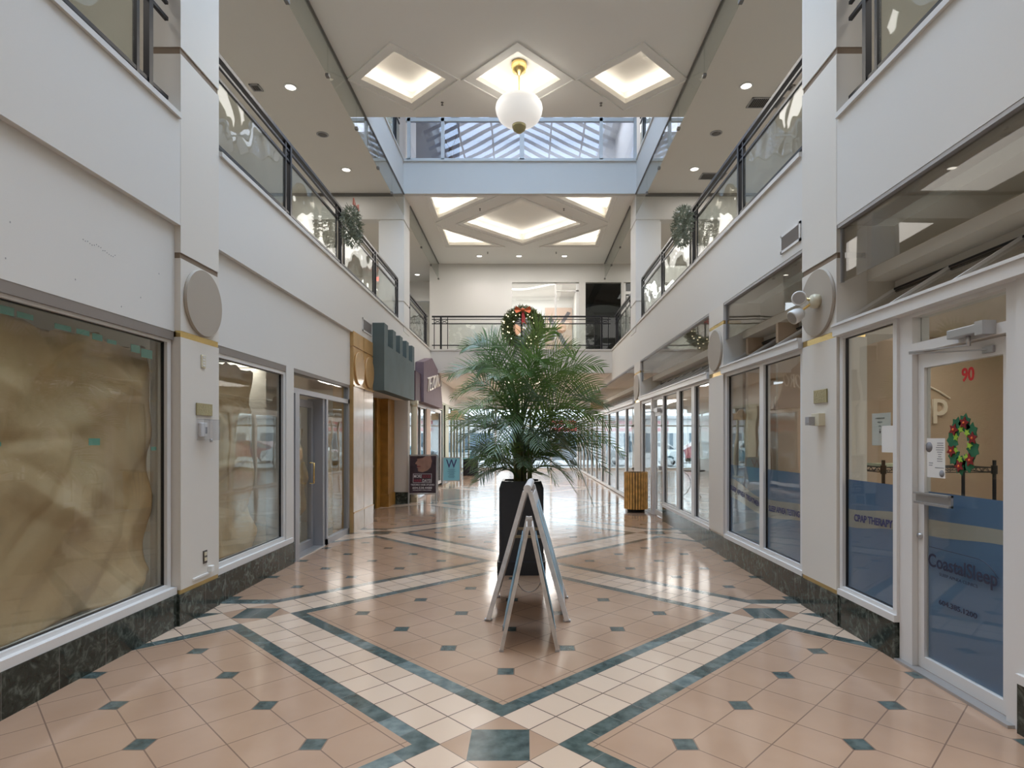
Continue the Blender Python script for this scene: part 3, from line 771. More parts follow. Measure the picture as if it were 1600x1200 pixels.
# sloped glazing behind the header, with bars, and the hanging clerestory glass
clere_n = 6
for i, (a, b) in enumerate(bays):
    t = empty('window_%d' % clere_n, (2.9, (a + b) / 2, 2.55), kind='structure'); clere_n += 1
    MB().prism([(2.68, a + .01, 2.575), (3.155, a + .01, 2.875), (3.160, a + .01, 2.868), (2.685, a + .01, 2.568)], (0, b - a - .02, 0)).build('sloped_pane', glass_mat('sloped_glass%d' % i, (0.92, 0.92, 0.90), 1.2, 0), t)
    mb = MB(); n = max(2, int((b - a) / 0.62))
    for k in range(n + 1):
        y = a + 0.02 + (b - a - 0.04) * k / n
        mb.bar((2.68, y, 2.585), (3.15, y, 2.885), 0.022, 0.02)
    mb.build('glazing_bar', M_frame, t)
    MB().box(3.13, 3.16, a + .01, b - .01, 2.868, 2.885).build('top_rail', M_black, t)
    MB().box(2.70, 2.71, a + .012, b - .012, 2.94, BAND).build('clerestory_pane', glass_mat('clerestory_glass%d' % i, (0.80, 0.78, 0.74), 1.3, 0.02, 0.8), t)
    mb = MB(); mb.box(2.664, 2.72, a, b, BAND - 0.03, BAND); mb.box(2.69, 2.72, a, a + .014, 2.94, BAND); mb.box(2.69, 2.72, b - .014, b, 2.94, BAND)
    mb.build('head_channel', M_greyf, t)
# marble base
MB().box(2.67, 2.9, 4.29, 8.0, 0, BASE).box(2.655, 2.9, 5.05, 5.72, 0, .268).box(2.67, 2.9, 8.0, 11.6, 0, BASE).box(2.67, 2.9, -1.5, 3.22, 0, BASE).box(2.67, 2.9, 13.8, 14.56, 0, BASE).build('baseboard_right', M_marble, kind='structure')
MB().box(2.66, 2.9, 4.28, 5.065, BASE, BASE + .05).box(2.66, 2.9, 5.71, 7.97, BASE, BASE + .05).box(2.66, 2.9, 8.61, 11.62, BASE, BASE + .05).box(2.66, 2.9, -1.5, 3.22, BASE, BASE + .05).build('trim_24', M_frame, kind='structure')
def rglaz(name, y0, y1, z0, z1, mull, fw=0.07, **k):
    return glazing(name, True, mx(2.72), y0, y1, z0, z1, mull, fw, **k)
rglaz('window_11', 4.28, 5.06, BASE + .05, 2.48, [], 0.045)
w12 = rglaz('window_12', 5.71, 7.97, BASE + .05, 2.48, [(6.69, 6.80)], 0.075)
rglaz('window_13', 8.61, 11.64, BASE + .05, 2.48, [(9.43, 9.60), (10.38, 10.55)], 0.07)
rglaz('window_14', 12.62, 13.79, 0.0, 2.48, [], 0.12)
rglaz('window_15', 14.58, 30.85, 0.02, 2.48, [(15.9, 16.02), (17.6, 17.72), (19.3, 19.42), (21.0, 21.12), (22.7, 22.82), (24.4, 24.52), (26.1, 26.22), (27.8, 27.92), (29.4, 29.52)], 0.12)
rglaz('window_16', -1.4, 3.24, BASE + .05, 2.48, [(1.0, 1.1)], 0.09)
# door of the salon further along (between the panes)
t = empty('door_3', (2.74, 12.1, 0), kind='structure')
mb = MB()
for (a, b) in ((11.64, 11.72), (12.54, 12.62)): mb.box(2.70, 2.78, a, b, 0, 2.48)
mb.box(2.70, 2.78, 11.72, 12.54, 2.18, 2.25); mb.box(2.70, 2.78, 11.72, 12.54, 2.42, 2.48)
for (a, b) in ((11.73, 11.81), (12.45, 12.53)): mb.box(2.72, 2.765, a, b, 0.02, 2.17)
mb.box(2.72, 2.765, 11.81, 12.45, 0.02, 0.12); mb.box(2.72, 2.765, 11.81, 12.45, 2.08, 2.17)
mb.build('door_frame', M_frame, t)
MB().box(2.738, 2.746, 11.81, 12.45, 0.12, 2.08).build('pane', M_glass, t); MB().box(2.738, 2.746, 11.72, 12.54, 2.25, 2.42).build('pane', M_glass, t)
MB().box(2.66, 2.72, 11.82, 11.92, 0.98, 1.06).build('door_handle', M_alum, t)
MB().box(2.62, 2.70, 11.85, 12.1, 2.14, 2.22).bar((2.66, 12.1, 2.16), (2.50, 12.4, 2.16), .02, .015).build('door_closer', M_alum, t)

# clinic door 90
t = empty('door_4', (2.76, 3.68, 0), kind='structure')
mb = MB()
mb.box(2.70, 2.82, 4.14, 4.28, 0, 2.48); mb.box(2.70, 2.82, 3.24, 3.33, 0, 2.48)
mb.box(2.70, 2.82, 3.33, 4.14, 2.20, 2.265); mb.box(2.70, 2.82, 3.33, 4.14, 2.45, 2.48)
mb.build('door_frame', M_frame, t)
mb = MB()
mb.box(2.74, 2.785, 3.335, 3.40, 0.02, 2.19); mb.box(2.74, 2.785, 4.075, 4.135, 0.02, 2.19)
mb.box(2.74, 2.785, 3.40, 4.075, 0.02, 0.10); mb.box(2.74, 2.785, 3.40, 4.075, 2.09, 2.19)
leaf = mb.build('door_leaf', M_frame, t)
MB().box(2.759, 2.767, 3.40, 4.075, 0.10, 2.09).build('pane', M_glass, t)
MB().box(2.759, 2.767, 3.33, 4.14, 2.265, 2.45).build('pane', M_glass, t)
mb = MB()
for (a, b, c) in ((2.665, 1.228, 1.24), (2.67, 1.16, 1.175)): mb.box(a, 2.70, 3.74, 4.08, b, c)
mb.box(2.685, 2.70, 3.74, 4.08, 1.16, 1.24); mb.box(2.70, 2.74, 3.98, 4.06, 1.18, 1.22)
mb.build('pull_plate', M_alum, t)
MB().lathe((2.72, 4.105, 0.93), [(0, 0), (0.018, 0), (0.018, 0.03), (0, 0.03)], 16, 'X').build('lock', M_alum, t)
MB().box(2.66, 2.74, 3.27, 4.28, 0.0, 0.018).build('trim_25', M_alum, kind='structure')
cl = empty('door_closer', (2.70, 3.7, 2.2), 'silver hydraulic door closer with folded arm above the glass door', 'door closer')
MB().box(2.625, 2.70, 3.42, 3.70, 2.22, 2.275).build('closer_body', M_alum, cl, bevel=0.006)
MB().box(2.62, 2.70, 3.40, 3.46, 2.205, 2.285).build('end_cap', M_alum, cl)
MB().lathe((2.66, 3.56, 2.16), [(0.012, 0), (0.012, 0.06)], 12).build('spindle', M_alum, cl)
MB().bar((2.66, 3.56, 2.165), (2.50, 3.86, 2.165), 0.022, 0.008).bar((2.50, 3.86, 2.155), (2.735, 3.50, 2.13), 0.022, 0.008).build('arm', M_alum, cl)
MB().box(2.725, 2.742, 3.46, 3.54, 2.11, 2.15).build('bracket', M_alum, cl)

# frosted films with the wave band
def film(parent, x, y_left, y_right, top, band, z0=0.02):
    """band: list of (y, zlo, zhi) from y_left(far) to y_right(near)"""
    n = len(band)
    def strip(lo, hi, m, nm, dx=0):
        mb = MB()
        for i in range(n - 1):
            a, b = band[i], band[i + 1]
            ys = (a[0], b[0])
            mb.prism([(x + dx, ys[0], lo(a)), (x + dx, ys[1], lo(b)), (x + dx, ys[1], hi(b)), (x + dx, ys[0], hi(a))], (0.0012, 0, 0))
        mb.build(nm, m, parent)
    strip(lambda q: z0, lambda q: q[1], M_film, 'frosted_film'); strip(lambda q: q[1], lambda q: q[2], M_filmc, 'wave_band'); strip(lambda q: q[2], lambda q: top, M_film, 'frosted_film')
def ease(a, b, t_): t_ = t_ * t_ * (3 - 2 * t_); return a + (b - a) * t_
w11 = empty('window_film', (2.72, 4.6, BASE), 'blue frosted film reading CPAP THERAPY on the window beside the glass door', 'window film')
film(w11, 2.728, 5.01, 4.33, 1.26, [(5.01 - .68 * k / 6, ease(0.86, .93, k / 6), ease(1.01, 1.06, k / 6)) for k in range(7)], BASE + .075)
text_mesh('CPAP THERAPY', 0.078, (2.712, 4.895, 0.925), (0, -1, 0.03), (0, 0, 1), 0.0006, M_navy, 'lettering', w11, width=0.515, bold=0.0025)
w12f = empty('window_film', (2.72, 6.2, BASE), 'blue frosted film reading SLEEP APNEA TESTING on the pane right of the mullion', 'window film')
film(w12f, 2.728, 6.68, 5.78, 1.26, [(6.68 - .9 * k / 6, ease(0.72, .79, k / 6), ease(0.92, .955, k / 6)) for k in range(7)], BASE + .075)
text_mesh('SLEEP APNEA TESTING', 0.085, (2.712, 6.62, 0.80), (0, -1, 0.03), (0, 0, 1), 0.0006, M_navy, 'lettering', w12f, width=0.75, bold=0.002)
w12g = empty('window_film', (2.72, 7.35, BASE), 'blue frosted film reading SLEEP APNEA TREATMENT on the pane left of the mullion', 'window film')
film(w12g, 2.728, 7.90, 6.80, 1.26, [(7.90 - 1.1 * k / 8, ease(0.83, .72, k / 8), ease(1.08, .91, k / 8)) for k in range(9)], BASE + .085)
text_mesh('SLEEP APNEA TREATMENT', 0.085, (2.712, 7.85, 0.935), (0, -1, -0.13), (0, -0.0, 1), 0.0006, M_navy, 'lettering', w12g, width=1.04, bold=0.002)
wd = empty('window_film', (2.76, 3.7, 0.1), 'blue grey frosted film on the glass door with the clinic name and phone number', 'window film')
film(wd, 2.771, 4.075, 3.40, 1.24, [(4.075 - .675 * k / 5, ease(0.935, .985, k / 5), ease(1.05, 1.07, k / 5)) for k in range(6)], 0.10)
text_mesh('CoastalSleep', 0.125, (2.756, 4.06, 0.735), (0, -1, 0), (0, 0, 1), 0.0006, M_navyd, 'lettering', wd, width=0.595, bold=0.002)
text_mesh('SLEEP APNEA CLINICS', 0.028, (2.756, 3.95, 0.690), (0, -1, 0), (0, 0, 1), 0.0006, M_navyd, 'lettering', wd, width=0.335)
text_mesh('604.385.1200', 0.045, (2.756, 3.955, 0.50), (0, -1, 0), (0, 0, 1), 0.0006, M_navyd, 'lettering', wd, width=0.335, bold=0.001)
pts = []
for k in range(17):
    a = k / 16; pts.append((2.756, 4.045 - 0.59 * a, 0.866 + 0.005 * a - (0.085 * max(0, (a - .72) / .28) ** 2.2)))
MB().tube(pts, 0.0022, 5).build('logo_arc', M_navyd, wd)
text_mesh('90', 0.115, (2.755, 3.745, 1.965), (0, -1, 0), (0, 0, 1), 0.001, M_red, 'door_number', t, width=0.105, bold=0.003, label='red number 90')

# papers on the clinic glass
def sheet(name, label, x, y0, y1, z0, z1, cat='notice'):
    return MB().box(x, x + 0.001, y0, y1, z0, z1).build(name, M_paper, None, label, cat)
pp = sheet('notice', 'pale paper notice with three lines and a down arrow behind the narrow window', 2.735, 4.44, 4.68, 1.55, 1.80)
for i, (s_, wd_) in enumerate((('CURBSIDE PLEASE', .12), ('KNOCK OR', .06), ('CALL', .03))):
    text_mesh(s_, 0.016, (2.7335, 4.575 + wd_ / 2, 1.755 - i * .03), (0, -1, 0), (0, 0, 1), 0.0003, M_ink, 'lettering', pp, width=wd_)
MB().prism([(2.734, 4.577, 1.68), (2.734, 4.570, 1.68), (2.734, 4.570, 1.66), (2.734, 4.561, 1.66), (2.734, 4.5735, 1.64), (2.734, 4.586, 1.66), (2.734, 4.577, 1.66)], (0.0005, 0, 0)).build('arrow', M_ink, pp)
sheet('paper_sheet', 'blank white sheet stuck on the narrow window beside the door post', 2.710, 4.33, 4.51, 1.50, 1.70, 'paper')
pq = sheet('poster', 'white poster with grey circle and opening hours on the glass door', 2.753, 3.89, 4.065, 1.34, 1.605, 'poster')
MB().lathe((2.7525, 4.045, 1.545), [(0, 0), (0.035, 0), (0.035, 0.0005), (0, 0.0005)], 24, 'X').build('circle_mark', M_greyink, pq)
MB().lathe((2.7525, 3.92, 1.37), [(0, 0), (0.024, 0), (0.024, 0.0005), (0, 0.0005)], 24, 'X').build('circle_mark', M_greyink, pq)
mb = MB()
for i, (a, b) in enumerate(((.10, .16), (.10, .16), (.09, .165), (.09, .16), (.1, .15), (.11, .14), (.11, .14), (.1, .15), (.1, .15), (.02, .06), (.02, .055), (.08, .165))):
    z = 1.57 - 0.015 * i; mb.box(2.7522, 2.7529, 4.065 - b, 4.065 - a, z, z + 0.005)
mb.build('print_line', M_greyink, pq)

# paper holly wreath on the door
wr = empty('paper_wreath', (2.748, 3.725, 1.39), 'felt holly wreath with red flowers hanging on the glass door', 'wreath')
M_hol = mat('dark_green_felt', (0.02, 0.13, 0.06), 0.9); M_lime = mat('lime_felt', (0.30, 0.50, 0.05), 0.9); M_rf = mat('red_felt', (0.20, 0.012, 0.012), 0.9); M_of = mat('orange_felt', (0.8, 0.16, 0.04), 0.9)
def star(mb, c, r0, r1, n, rot, x0=0, th=0.004):
    pts = []
    for k in range(2 * n):
        a = rot + PI * k / n; r = r0 if k % 2 == 0 else r1
        pts.append((c[0] + x0, c[1] + r * math.cos(a), c[2] + r * math.sin(a)))
    mb.prism(pts, (th, 0, 0))
cyy, czz = 3.725, 1.565
for k in range(8):
    a = 2 * PI * k / 8 + .2; c = (2.745, cyy + .088 * math.cos(a), czz + .135 * math.sin(a))
    mb = MB(); pts = []
    for j in range(14):
        b = 2 * PI * j / 14; r = (1 if j % 2 == 0 else .72); pts.append((c[0], c[1] + .054 * r * math.cos(b), c[2] + .066 * r * math.sin(b)))
    mb.prism(pts, (0.004, 0, 0)); mb.build('holly_leaf', M_hol, wr)
for k in range(7):
    a = 2 * PI * k / 7 + .5; mb = MB(); star(mb, (2.741, cyy + .062 * math.cos(a), czz + .098 * math.sin(a)), .026, .013, 5, a); mb.build('lime_leaf', M_lime, wr)
for k in range(6):
    a = 2 * PI * k / 6 + .75; c = (2.737, cyy + .095 * math.cos(a), czz + .14 * math.sin(a))
    mb = MB(); star(mb, c, .042, .022, 5, a); f = mb.build('red_flower', M_rf, wr)
    MB().lathe((2.736, c[1], c[2]), [(0, -.003), (.008, -.002), (.009, 0.001)], 10, 'X').build('flower_centre', M_of, f)

# ------------------------------------------------------------ discs and fittings on the pillars
for i, (x, yc, r, lab) in enumerate((( -2.958, 5.41, .30, 'round taupe disc high on the left pillar'), (2.658, 5.38, .30, 'round taupe disc behind the twin emergency lamps on the right pillar'),
                                  (2.658, 8.29, .285, 'round taupe disc on the second right pillar'), (2.658, 14.18, .30, 'round taupe disc on the farthest right pillar'))):
    d = 1 if x < 0 else -1
    MB().lathe((x, yc, 2.835), [(0, 0), (r, 0), (r + .004, d * .012), (r - .004, d * .028), (0, d * .028)], 72, 'X', False).build('wall_disc', M_disc, None, lab, 'wall disc')
em = empty('emergency_light', (2.63, 5.33, 2.72), 'cream emergency light with two swivelled lamp heads on the right pillar disc', 'emergency light')
MB().lathe((2.56, 5.33, 2.84), [(0, 0), (.055, .005), (.065, .03), (.06, .07)], 24, 'X').build('wall_mount', M_cream, em)
def head(c, d):
    d = Vector(d).normalized(); mb = MB()
    pr = [(-.07, .02), (-.05, .05), (0.0, .062), (0.05, .066), (.06, .06)]
    mb.tube([Vector(c) + d * p for p, r in pr], [r for p, r in pr], 20)
    o = mb.build('lamp_head', M_white, em)
    MB().tube([Vector(c) + d * .058, Vector(c) + d * .063], .052, 20).build('lens', M_alum, o)
head((2.50, 5.42, 2.885), (-.45, -.95, -.15)); head((2.47, 5.40, 2.73), (-.85, -.2, -.5))
MB().tube([(2.57, 5.35, 2.86), (2.52, 5.40, 2.88)], .012, 8).tube([(2.57, 5.35, 2.82), (2.50, 5.40, 2.76)], .012, 8).build('swivel', M_brass, em)
def plate(x0, x1, y0, y1, z0, z1, m, name, label, cat, bev=0.003): return MB().box(x0, x1, y0, y1, z0, z1).build(name, m, None, label, cat, bevel=bev)
def py(y, px): return abs(2.96 if px < 822 else 2.66) * 925 / abs(px - 822)
# left pillar fittings
q = plate(-2.958, -2.950, 5.38, 5.455, 2.25, 2.37, M_cream, 'switch_plate', 'small cream four-button plate high on the left pillar', 'switch')
for k in range(4): MB().box(-2.950, -2.946, 5.40, 5.435, 2.265 + k * .026, 2.281 + k * .026).build('button', M_white, q)
plate(-2.958, -2.946, 5.30, 5.565, 1.815, 1.925, M_abrass, 'unit_plaque', 'dull brass plaque on the left pillar above the thermostat', 'plaque')
th = empty('thermostat', (-2.95, 5.42, 1.6), 'white thermostat under a clear guard box on the left pillar', 'thermostat')
MB().box(-2.958, -2.93, 5.34, 5.45, 1.62, 1.75).build('thermostat_body', M_white, th, bevel=.008)
MB().box(-2.931, -2.928, 5.41, 5.44, 1.65, 1.71).build('display', M_greyink, th)
mb = MB()
for (a, b, c, d, e, f) in ((-2.958, -2.89, 5.32, 5.325, 1.59, 1.78), (-2.958, -2.89, 5.585, 5.59, 1.59, 1.78), (-2.958, -2.89, 5.32, 5.59, 1.59, 1.594), (-2.958, -2.89, 5.32, 5.59, 1.776, 1.78), (-2.893, -2.89, 5.32, 5.59, 1.59, 1.78)): mb.box(a, b, c, d, e, f)
mb.build('clear_guard', glass_mat('clear_acrylic', (.95, .95, .96), 1.0, 0), th)
MB().lathe((-2.90, 5.45, 1.57), [(.012, 0), (.012, .03)], 10).build('lock', M_alum, th)
q = plate(-2.958, -2.952, 5.415, 5.485, .455, .575, mat('dark_steel', (.10, .09, .085), .35, .6), 'wall_outlet', 'dark steel double outlet low on the left pillar', 'outlet')
for z in (.478, .528): MB().box(-2.953, -2.947, 5.43, 5.47, z, z + .032).build('socket', M_cream, q)
q = empty('charger', (-2.93, 5.5, .33), 'white cable box and flat conduit low on the left pillar', 'conduit')
MB().box(-2.958, -2.92, 5.50, 5.55, .365, .42).build('plug_box', M_white, q, bevel=.004); MB().box(-2.958, -2.945, 5.25, 5.52, .345, .362).build('conduit', M_white, q)
# right pillar fittings
plate(2.645, 2.658, 5.215, 5.45, 1.925, 2.045, M_abrass, 'unit_plaque', 'dull brass plaque on the right pillar below the emergency light', 'plaque')
q = plate(2.60, 2.658, 5.26, 5.40, 1.72, 1.83, M_cream, 'sensor_box', 'beige sensor box with grey ribbed nose on the right pillar', 'sensor'); MB().box(2.545, 2.60, 5.33, 5.40, 1.725, 1.80).box(2.54, 2.60, 5.335, 5.395, 1.745, 1.75).build('ribbed_nose', M_greyf, q)

# vents
def wall_vent(right, y0, y1, z0, z1, label):
    x = XR if right else XL; d = -1 if right else 1
    t = empty('wall_vent', (x, (y0 + y1) / 2, z0), label, 'vent'); f = .025
    mb = MB()
    for (a, b, c, e) in ((y0, y1, z0, z0 + f), (y0, y1, z1 - f, z1), (y0, y0 + f, z0, z1), (y1 - f, y1, z0, z1)):
        mb.box(min(x, x + d * .015), max(x, x + d * .015), a, b, c, e)
    mb.build('frame', M_frame, t)
    MB().box(min(x, x + d * .002), max(x, x + d * .002), y0 + f, y1 - f, z0 + f, z1 - f).build('backing', M_dark, t)
    n = 7
    for k in range(n):
        z = z0 + f + (z1 - z0 - 2 * f) * (k + .5) / n
        MB().bar((x + d * .008, y0 + f, z), (x + d * .008, y1 - f, z), .006, .022, (d * .5, 0, .86)).build('slat', M_greyf, t)
wall_vent(True, 5.72, 6.16, 3.52, 3.71, 'white framed louvre vent on the right fascia beside the pillar')
wall_vent(False, 10.70, 11.32, 3.56, 3.80, 'white framed louvre vent on the left fascia above the oak pillar')
def ceil_vent(p0, p1, label, z=CEIL):
    x0, y0, x1, y1 = min(p0.x, p1.x), min(p0.y, p1.y), max(p0.x, p1.x), max(p0.y, p1.y)
    t = empty('ceiling_vent', ((x0 + x1) / 2, (y0 + y1) / 2, z - .02), label, 'vent')
    MB().box(x0, x1, y0, y1, z - .004, z - .0005).build('backing', M_dark, t)
    mb = MB(); f = .02
    for (a, b, c, e) in ((x0, x1, y0, y0 + f), (x0, x1, y1 - f, y1), (x0, x0 + f, y0, y1), (x1 - f, x1, y0, y1)): mb.box(a, b, c, e, z - .015, z)
    mb.build('frame', M_greyf, t)
    n = int((x1 - x0) / .035)
    for k in range(n):
        x = x0 + f + (x1 - x0 - 2 * f) * (k + .5) / n
        MB().box(x - .006, x + .006, y0 + f, y1 - f, z - .012, z - .004).build('slat', M_grille, t)
ceil_vent(atz(388, 131, CEIL), atz(412, 142, CEIL), 'square dark vent in the left gallery ceiling')
ceil_vent(atz(1176, 152, CEIL), atz(1214, 168, CEIL), 'large louvred vent in the right gallery ceiling nearer the camera')
ceil_vent(atz(1098, 270, CEIL), atz(1128, 280, CEIL), 'louvred vent at the far end of the right gallery ceiling')
ceil_vent(atz(1218, 132, CEIL), atz(1236, 141, CEIL), 'small dark vent beside the right balcony rail in the ceiling')

# downlights / speakers / sprinklers
def downlight(p, label, r=.085, lit=True, z=CEIL, power=14):
    t = empty('downlight' if lit else 'ceiling_speaker', (p.x, p.y, z - .012), label, 'ceiling light' if lit else 'speaker', 'recessed ceiling downlights' if lit else None)
    MB().lathe((p.x, p.y, z), [(r + .03, -.0002), (r + .03, -.008), (r, -.012), (r, -.0002)], 28).build('ring', M_white if lit else M_greyf, t)
    MB().lathe((p.x, p.y, z), [(0, -.003), (r, -.003), (r, -.001), (0, -.001)], 24).build('lamp' if lit else 'grille', M_down if lit else M_grille, t)
    if lit:
        l = bpy.data.lights.new('downlight_beam', 'SPOT'); l.energy = power; l.spot_size = 2.4; l.spot_blend = .8; l.color = NEUT; l.shadow_soft_size = .06
        o = bpy.data.objects.new('downlight_beam', l); C.objects.link(o); o.location = (p.x, p.y, z - .03)
downlight(atz(454, 136, CEIL), 'lit downlight in the left gallery ceiling, nearer one', power=30)
downlight(atz(541, 265, CEIL), 'lit downlight in the left gallery ceiling, farther one', power=30)
downlight(atz(1166, 134, CEIL), 'lit downlight in the right gallery ceiling, nearer one', power=30)
downlight(atz(1085, 264, CEIL), 'lit downlight in the right gallery ceiling, farther one', power=30)
downlight(atz(504, 210, CEIL), 'round grey speaker between the downlights in the left gallery ceiling', lit=False)
downlight(atz(1119, 208, CEIL), 'round grey speaker between the downlights in the right gallery ceiling', lit=False)
for px, lab in ((749, 'leftmost of three downlights behind the star ceiling'), (811, 'middle of three downlights behind the star ceiling'), (882, 'rightmost of three downlights behind the star ceiling')):
    downlight(atz(px, 400, CEIL), lab, power=30)
downlight(atz(652, 429, CEIL), 'downlight in the narrow passage beyond the left column', power=20)
for (px, py_, lab) in ((691, 160, 'sprinkler head left of the pendant lamp'), (939, 161, 'sprinkler head right of the pendant lamp'), (750, 326, 'sprinkler head left of the big diamond'), (881, 326, 'sprinkler head right of the big diamond'), (762, 394, 'sprinkler head by the left of the three downlights'), (869, 394, 'sprinkler head by the right of the three downlights')):
    p = atz(px, py_, CEIL)
    MB().lathe((p.x, p.y, CEIL - .05), [(0, 0), (.022, 0), (.022, .005), (.008, .008), (.008, .04), (.025, .045), (.025, .05)], 14).build('sprinkler', M_grille, None, lab, 'sprinkler')

# ------------------------------------------------------------ pendant lamp
pl = empty('pendant_lamp', (-.115, 9.74, 6.55), 'white globe pendant lamp on a brass rod under the middle diamond', 'pendant lamp')
px_, pY, pz = -.115, 9.74, 6.93
MB().lathe((px_, pY, 0), [(.03, CEIL + .27), (.125, CEIL + .265), (.13, CEIL + .24), (.13, CEIL + .20), (.115, CEIL + .18), (.11, CEIL + .13), (.05, CEIL + .11), (.02, CEIL + .06)], 32).build('canopy', M_brass, pl)
MB().tube([(px_, pY, CEIL + .1), (px_, pY, 7.12)], .012, 12).build('rod', M_brass, pl)
pr = [(.02, 7.172), (.26, 7.168), (.345, 7.14), (.378, 7.09), (.388, 7.03), (.376, 6.96), (.335, 6.87), (.265, 6.81), (.18, 6.775), (.10, 6.76), (.02, 6.755)]
MB().lathe((px_, pY, 0), pr, 48).build('glass_bowl', mat('opal_glass', (0.84, 0.83, 0.81), 0.22, emit=(1.0, .97, .93), estr=0.42), pl)
MB().lathe((px_, pY, 0), [(.09, 6.78), (.115, 6.76), (.112, 6.72), (.10, 6.71), (.095, 6.68), (.06, 6.655), (.03, 6.63), (0, 6.625)], 32).build('finial', M_abrass, pl)

for (z, pw) in ((7.28, 6),):
    l = bpy.data.lights.new('pendant_glow', 'POINT'); l.energy = pw; l.color = (1, .94, .84); l.shadow_soft_size = .12
    o = bpy.data.objects.new('pendant_glow', l); C.objects.link(o); o.location = (px_, pY, z); o.parent = pl; o.location = Vector((px_, pY, z)) - pl.location

# ------------------------------------------------------------ railings
def xpanel(mb, a, b, z0, z1, r=.008):
    mb.bar(a + Vector((0, 0, z0)), b + Vector((0, 0, z1)), .016, .016); mb.bar(a + Vector((0, 0, z1)), b + Vector((0, 0, z0)), .016, .016)
def railing(p0, p1, asm, zb, label, mirror=False, glass=True):
    """p0,p1 horizontal end points (x,y); asm = list of distances (d, n posts)"""
    p0 = Vector((p0[0], p0[1], 0)); p1 = Vector((p1[0], p1[1], 0)); e = (p1 - p0); L_ = e.length; e.normalize()
    top, mid, bot = zb + 1.02, zb + .80, zb + .13
    t = empty('balcony_railing', (p0.x, p0.y, zb), label, 'railing')
    P = lambda d, z: p0 + e * d + Vector((0, 0, z))
    MB().bar(P(0, top), P(L_, top), .055, .05).build('handrail', M_black, t, bevel=.006)
    MB().bar(P(0, top - .085), P(L_, top - .085), .028, .024).build('upper_rail', M_black, t)
    MB().bar(P(0, mid), P(L_, mid), .03, .03).build('middle_rail', M_black, t)
    MB().bar(P(0, bot), P(L_, bot), .03, .03).build('bottom_rail', M_black, t)
    prev = 0
    for (d, n) in asm:
        offs = {1: [(0, .05)], 2: [(-.075, .035), (.075, .05)], 3: [(-.21, .022), (0, .055), (.21, .022)], 4: [(-.3, .03), (-.1, .05), (.1, .05), (.3, .03)]}[n]
        for (o_, w_) in offs:
            if 0 <= d + o_ <= L_: MB().bar(P(d + o_, zb), P(d + o_, top - .02), w_, w_).build('post', M_black, t)
        mb = MB()
        for (a, b) in zip(offs[:-1], offs[1:]): xpanel(mb, P(d + a[0], 0), P(d + b[0], 0), mid + .015, top - .1)
        if n > 1: mb.build('cross_panel', M_black, t)
        a, b = prev + .03, d + offs[0][0] - .03
        if glass and b - a > .2:
            q = MB().bar(P(a, (zb + .03 + mid) / 2), P(b, (zb + .03 + mid) / 2), .008, mid - zb - .05); q.build('glass_panel', M_glassw, t)
        prev = d + offs[-1][0]
    if glass and L_ - prev > .25:
        MB().bar(P(prev + .03, (zb + .03 + mid) / 2), P(L_ - .02, (zb + .03 + mid) / 2), .008, mid - zb - .05).build('glass_panel', M_glassw, t)
    return t
ZB = SILL + .015
for right in (False, True):
    s_ = 'right' if right else 'left'; x = side(-3.06, right)
    railing((x, 5.72), (x, 14.05), [(1.86, 2), (4.03, 3), (6.2, 2), (8.25, 2)], ZB, 'black and glass balcony railing along the %s gallery, carrying a wreath' % s_)
    railing((x, -2.9), (x, 5.04), [(.3, 2), (2.8, 2), (5.2, 2), (7.62, 2)], ZB, 'black glazed railing before the nearest upper pillar on the %s' % s_)
    railing((x, 15.03), (x, 18.32), [(.4, 2), (2.96, 3)], ZB, 'short black railing between the %s column and the bridge' % s_)
    railing((side(-3.04, right), 10.9), (side(-3.04, right), 14.2), [(.5, 2), (2.8, 2)], 8.36, 'top floor railing above the %s gallery beside the high windows' % s_)
railing((-2.92, 18.36), (2.62, 18.36), [(.28, 3), (2.78, 3), (5.26, 3)], ZB, 'black railing across the far bridge with a lit wreath at its middle')
# bridge slab
MB().box(XL, XR, 18.30, 18.55, 3.64, SILL - .03).box(XL, XR, 18.27, 18.6, SILL - .03, SILL + .015).build('wall_bridge_fascia', M_wall, kind='structure')
MB().box(-6.6, 6.3, 18.55, 24.5, 3.95, 4.2).build('floor_far_landing', M_carpet, kind='structure')

# ------------------------------------------------------------ back wall of the second floor
mb = MB()
G1, G2 = (-.48, 1.79), (2.01, 3.22)
mb.box(-3.26, G1[0], 20, 20.2, 4.2, CEIL); mb.box(G1[0], G1[1], 20, 20.2, 6.90, CEIL); mb.box(G1[1], G2[0], 20, 20.2, 4.2, CEIL); mb.box(G2[0], 6.3, 20, 20.2, 6.90, CEIL); mb.box(G2[1], 3.30, 20, 20.2, 4.2, 6.9)
mb.box(-3.26, -3.1, 20.2, 23.6, 4.2, CEIL); mb.box(-6.6, -3.26, 22.3, 22.5, 6.8, CEIL)
mb.build('wall_back', M_wall, kind='structure')
t = empty('window_17', (.6, 20.1, 4.2), kind='structure')
MB().box(G1[0], .96, 20.09, 20.1, 4.2, 6.88).build('pane', M_glass, t); MB().box(1.04, G1[1], 20.09, 20.1, 4.2, 6.84).build('pane', M_glass, t)
MB().box(.97, 1.03, 20.05, 20.14, 4.2, 6.9).box(G1[0], G1[1], 20.05, 20.14, 6.87, 6.9).box(1.03, G1[1], 20.05, 20.14, 6.6, 6.64).box(1.70, 1.79, 20.05, 20.14, 4.2, 6.9).build('window_frame', M_white, t)
t = empty('window_18', (2.6, 20.1, 4.2), kind='structure')
MB().box(G2[0], G2[1], 20.09, 20.1, 4.2, 6.88).build('pane', glass_mat('smoky_glass', (.45, .47, .47), 1.2, 0), t)
